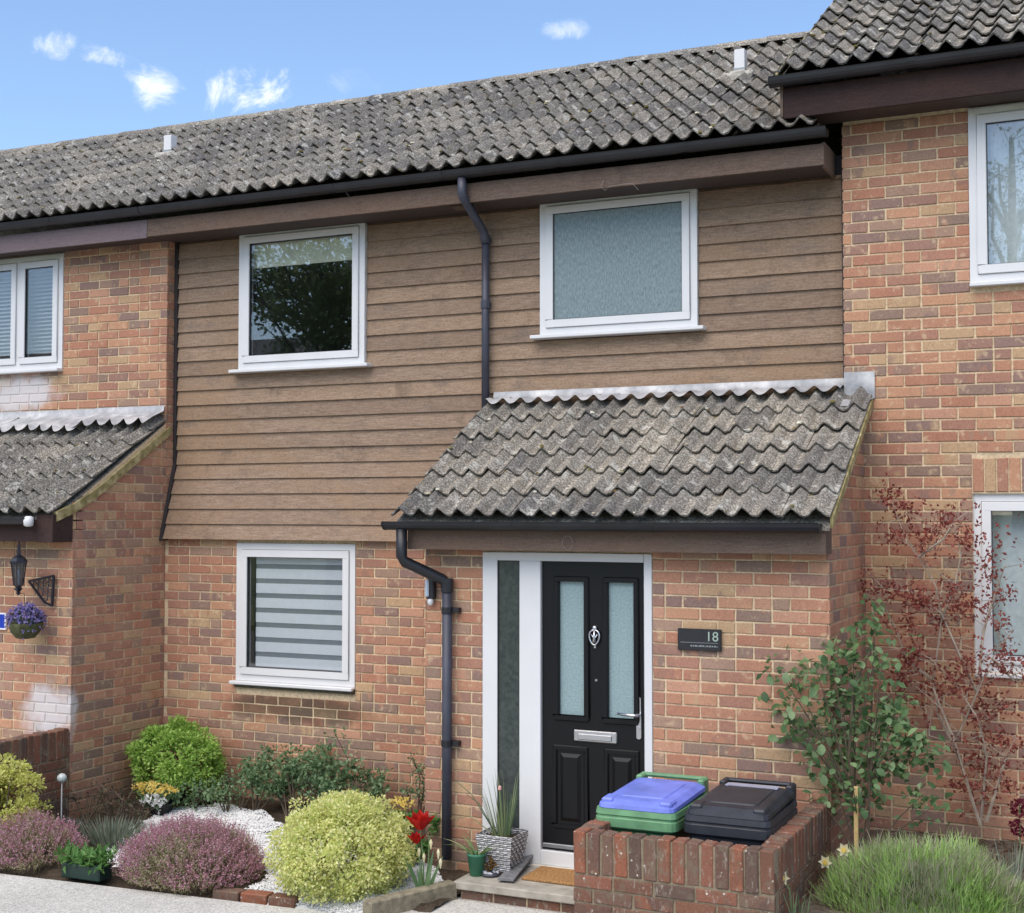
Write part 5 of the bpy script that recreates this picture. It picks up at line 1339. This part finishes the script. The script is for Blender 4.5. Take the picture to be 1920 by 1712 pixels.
for i, (u, v) in enumerate(df):
    y = 7.55 if i < 2 else 7.0; h = P(u, v, y); bx = max(h.x + (.06 if i < 2 else .03), -1.66)
    t = thing('daffodil', ['cream daffodil nearest the bin store corner of the three', 'cream daffodil highest of the three beside the bin store wall', 'cream daffodil lowest of the three, in front of the bin store corner'][[0, 1, 2][i]], 'daffodil', (bx, y, .25), 'cream daffodils by the bin store')
    MB().tube([(bx, y, .22), Vector((bx, y, .3)).lerp(h, .6) + Vector((.01, 0, .03)), h], .004, 5).build('stem', m_stalk, t)
    m = MB()
    for k in range(6):
        a = k * math.pi / 3; d = Vector((math.cos(a), -.25, math.sin(a))); m.leaf(h, d, Vector((0, -1, 0)), .042, .026, .1)
    F = m.build('petals', m_cream, t)
    MB().tube([h, h + Vector((0, -.022, 0))], [.009, .014], 8).build('trumpet', m_ylw, F)
    m = MB()
    for k in range(16): m.blade((bx + RND.uniform(-.05, .05), y + RND.uniform(-.06, .06), .22), UP + rdir() * .25, RND.uniform(.18, .32), .012, .3, 3)
    m.build('leaves', bpy.data.materials['tulip_leaf'] if k < 0 else m_rose, t)
df_n = [o for o in bpy.data.objects if o.name.startswith('daffodil')]
tuft('grass_clump', 'grey-green strappy clump at the right edge beside the lavender', 'plant', (-.70, 8.0, .27), 300, .34, .012, m_sage, (.16, .14, 1.1), .8)
q = P(1912, 1535, 8.5)
wf = thing('wallflower', 'dark crimson flower spike at the right edge of the picture', 'flower', (q.x, 8.5, .28))
MB().tube([(q.x, 8.5, .25), (q.x, 8.5, q.z + .1)], .004, 5).build('stem', m_stalk, wf)
for dz in (-.05, .06): blossoms((q.x, 8.5, q.z + dz), .05, .05, .045, 60, .022, leafmat('crimson_petal', [srgb(96, 20, 44), srgb(124, 32, 60)]) if dz < 0 else bpy.data.materials['crimson_petal'], 'flowers', wf, -1)
tuft('weed_tuft', 'small green weed growing at the foot of the bin store corner', 'plant', (-1.76, 6.73, 0), 60, .34, .012, m_fresh, (.05, .05, .5), .5)
# litter on the right-hand bed
m = MB()
for i in range(1600):
    x, y = RND.uniform(-1.65, -.2), RND.uniform(7.6, 9.25); m.leaf(Vector((x, y, bed_z(x, y) + RND.uniform(.003, .02))), Vector((RND.uniform(-1, 1), RND.uniform(-1, 1), RND.uniform(-.1, .3))), UP + rdir() * .5, RND.uniform(.02, .06), RND.uniform(.008, .025))
o = stuff(m.build('leaf_litter', leafmat('dry_litter', [srgb(92, 74, 60), srgb(132, 112, 92), srgb(172, 152, 128), srgb(108, 70, 52)]))); tag(o, 'dry leaves and bark strewn over the right-hand bed', 'leaf litter')
m = MB()
for i in range(500):
    x, y = RND.uniform(-7.5, -4.0), RND.uniform(7.1, 9.2); m.leaf(Vector((x, y, soil_z(x, y) + RND.uniform(.003, .015))), Vector((RND.uniform(-1, 1), RND.uniform(-1, 1), RND.uniform(-.1, .3))), UP + rdir() * .5, RND.uniform(.02, .05), RND.uniform(.01, .02))
o = stuff(m.build('leaf_litter', bpy.data.materials['dry_litter'])); tag(o, 'scattered dry leaves on the dark soil of the left-hand garden', 'leaf litter')

# ================================================================== across the street (seen in the window panes)
def tree(label, base, h, cr, n, ls, mat, cz, sparse=False):
    t = thing('street_tree', label, 'tree', base, 'trees across the street'); s = MB(); m = MB(); b0 = Vector(base)
    s.tube([b0 - UP * .1, b0 + UP * h * .25 + Vector((.1, 0, 0)), b0 + UP * h * .55, b0 + UP * h * .9], [.22, .17, .12, .03], 8)
    c = b0 + UP * cz
    for i in range(34):
        d = rdir(); d.z = d.z * .6 + .25; st_ = b0 + UP * RND.uniform(h * .25, h * .75); e = c + Vector((d.x * cr, d.y * cr, d.z * cr * 1.1)) * RND.uniform(.6, 1)
        mid = st_.lerp(e, .5) + rdir() * .2; s.tube([st_, mid, e], [.06, .035, .012], 5)
        for k in range(10):
            q = st_.lerp(e, RND.uniform(.4, 1)); e2 = q + rdir() * RND.uniform(.3, .9); s.tube([q, e2], [.012, .004], 3)
            for j in range(n // 340): m.leaf(e2 + rdir() * RND.uniform(0, .45), rdir(), rdir(), ls * RND.uniform(.7, 1.3), ls * .7)
    s.build('trunk', m_twig, t); stuff(m.build('crown', mat, t))
tree('leafy tree across the street mirrored in the left upstairs window', (-17.5, -9.0, 0), 11, 3.6, 12000, .13, leafmat('street_leaf', [srgb(84, 104, 66), srgb(120, 140, 94), srgb(150, 166, 122)]), 7.2)
tree('sparse young tree across the street mirrored in the right upstairs window', (-2.2, -8.5, 0), 10.5, 2.6, 4200, .06, m_sage, 7.6)
oh = thing('terraced_house', 'brick house across the street mirrored in the left neighbour\'s window', 'house', (-30, -12, 0))
slab_y('wall', -12.4, -12, -36, -22.5, -.1, 5.2, [], m_brick, oh)
MB().prism([(-11.6, 5.0), (-15.5, 7.6), (-19.4, 5.0)], 'x', -36.3, -22.2).build('roof', m_tile, oh)
for x in (-33, -29, -25): B(x - .6, -12.06 + .07, 3.2, x + .6, -11.93, 4.4).build('window', m_upvc, oh)
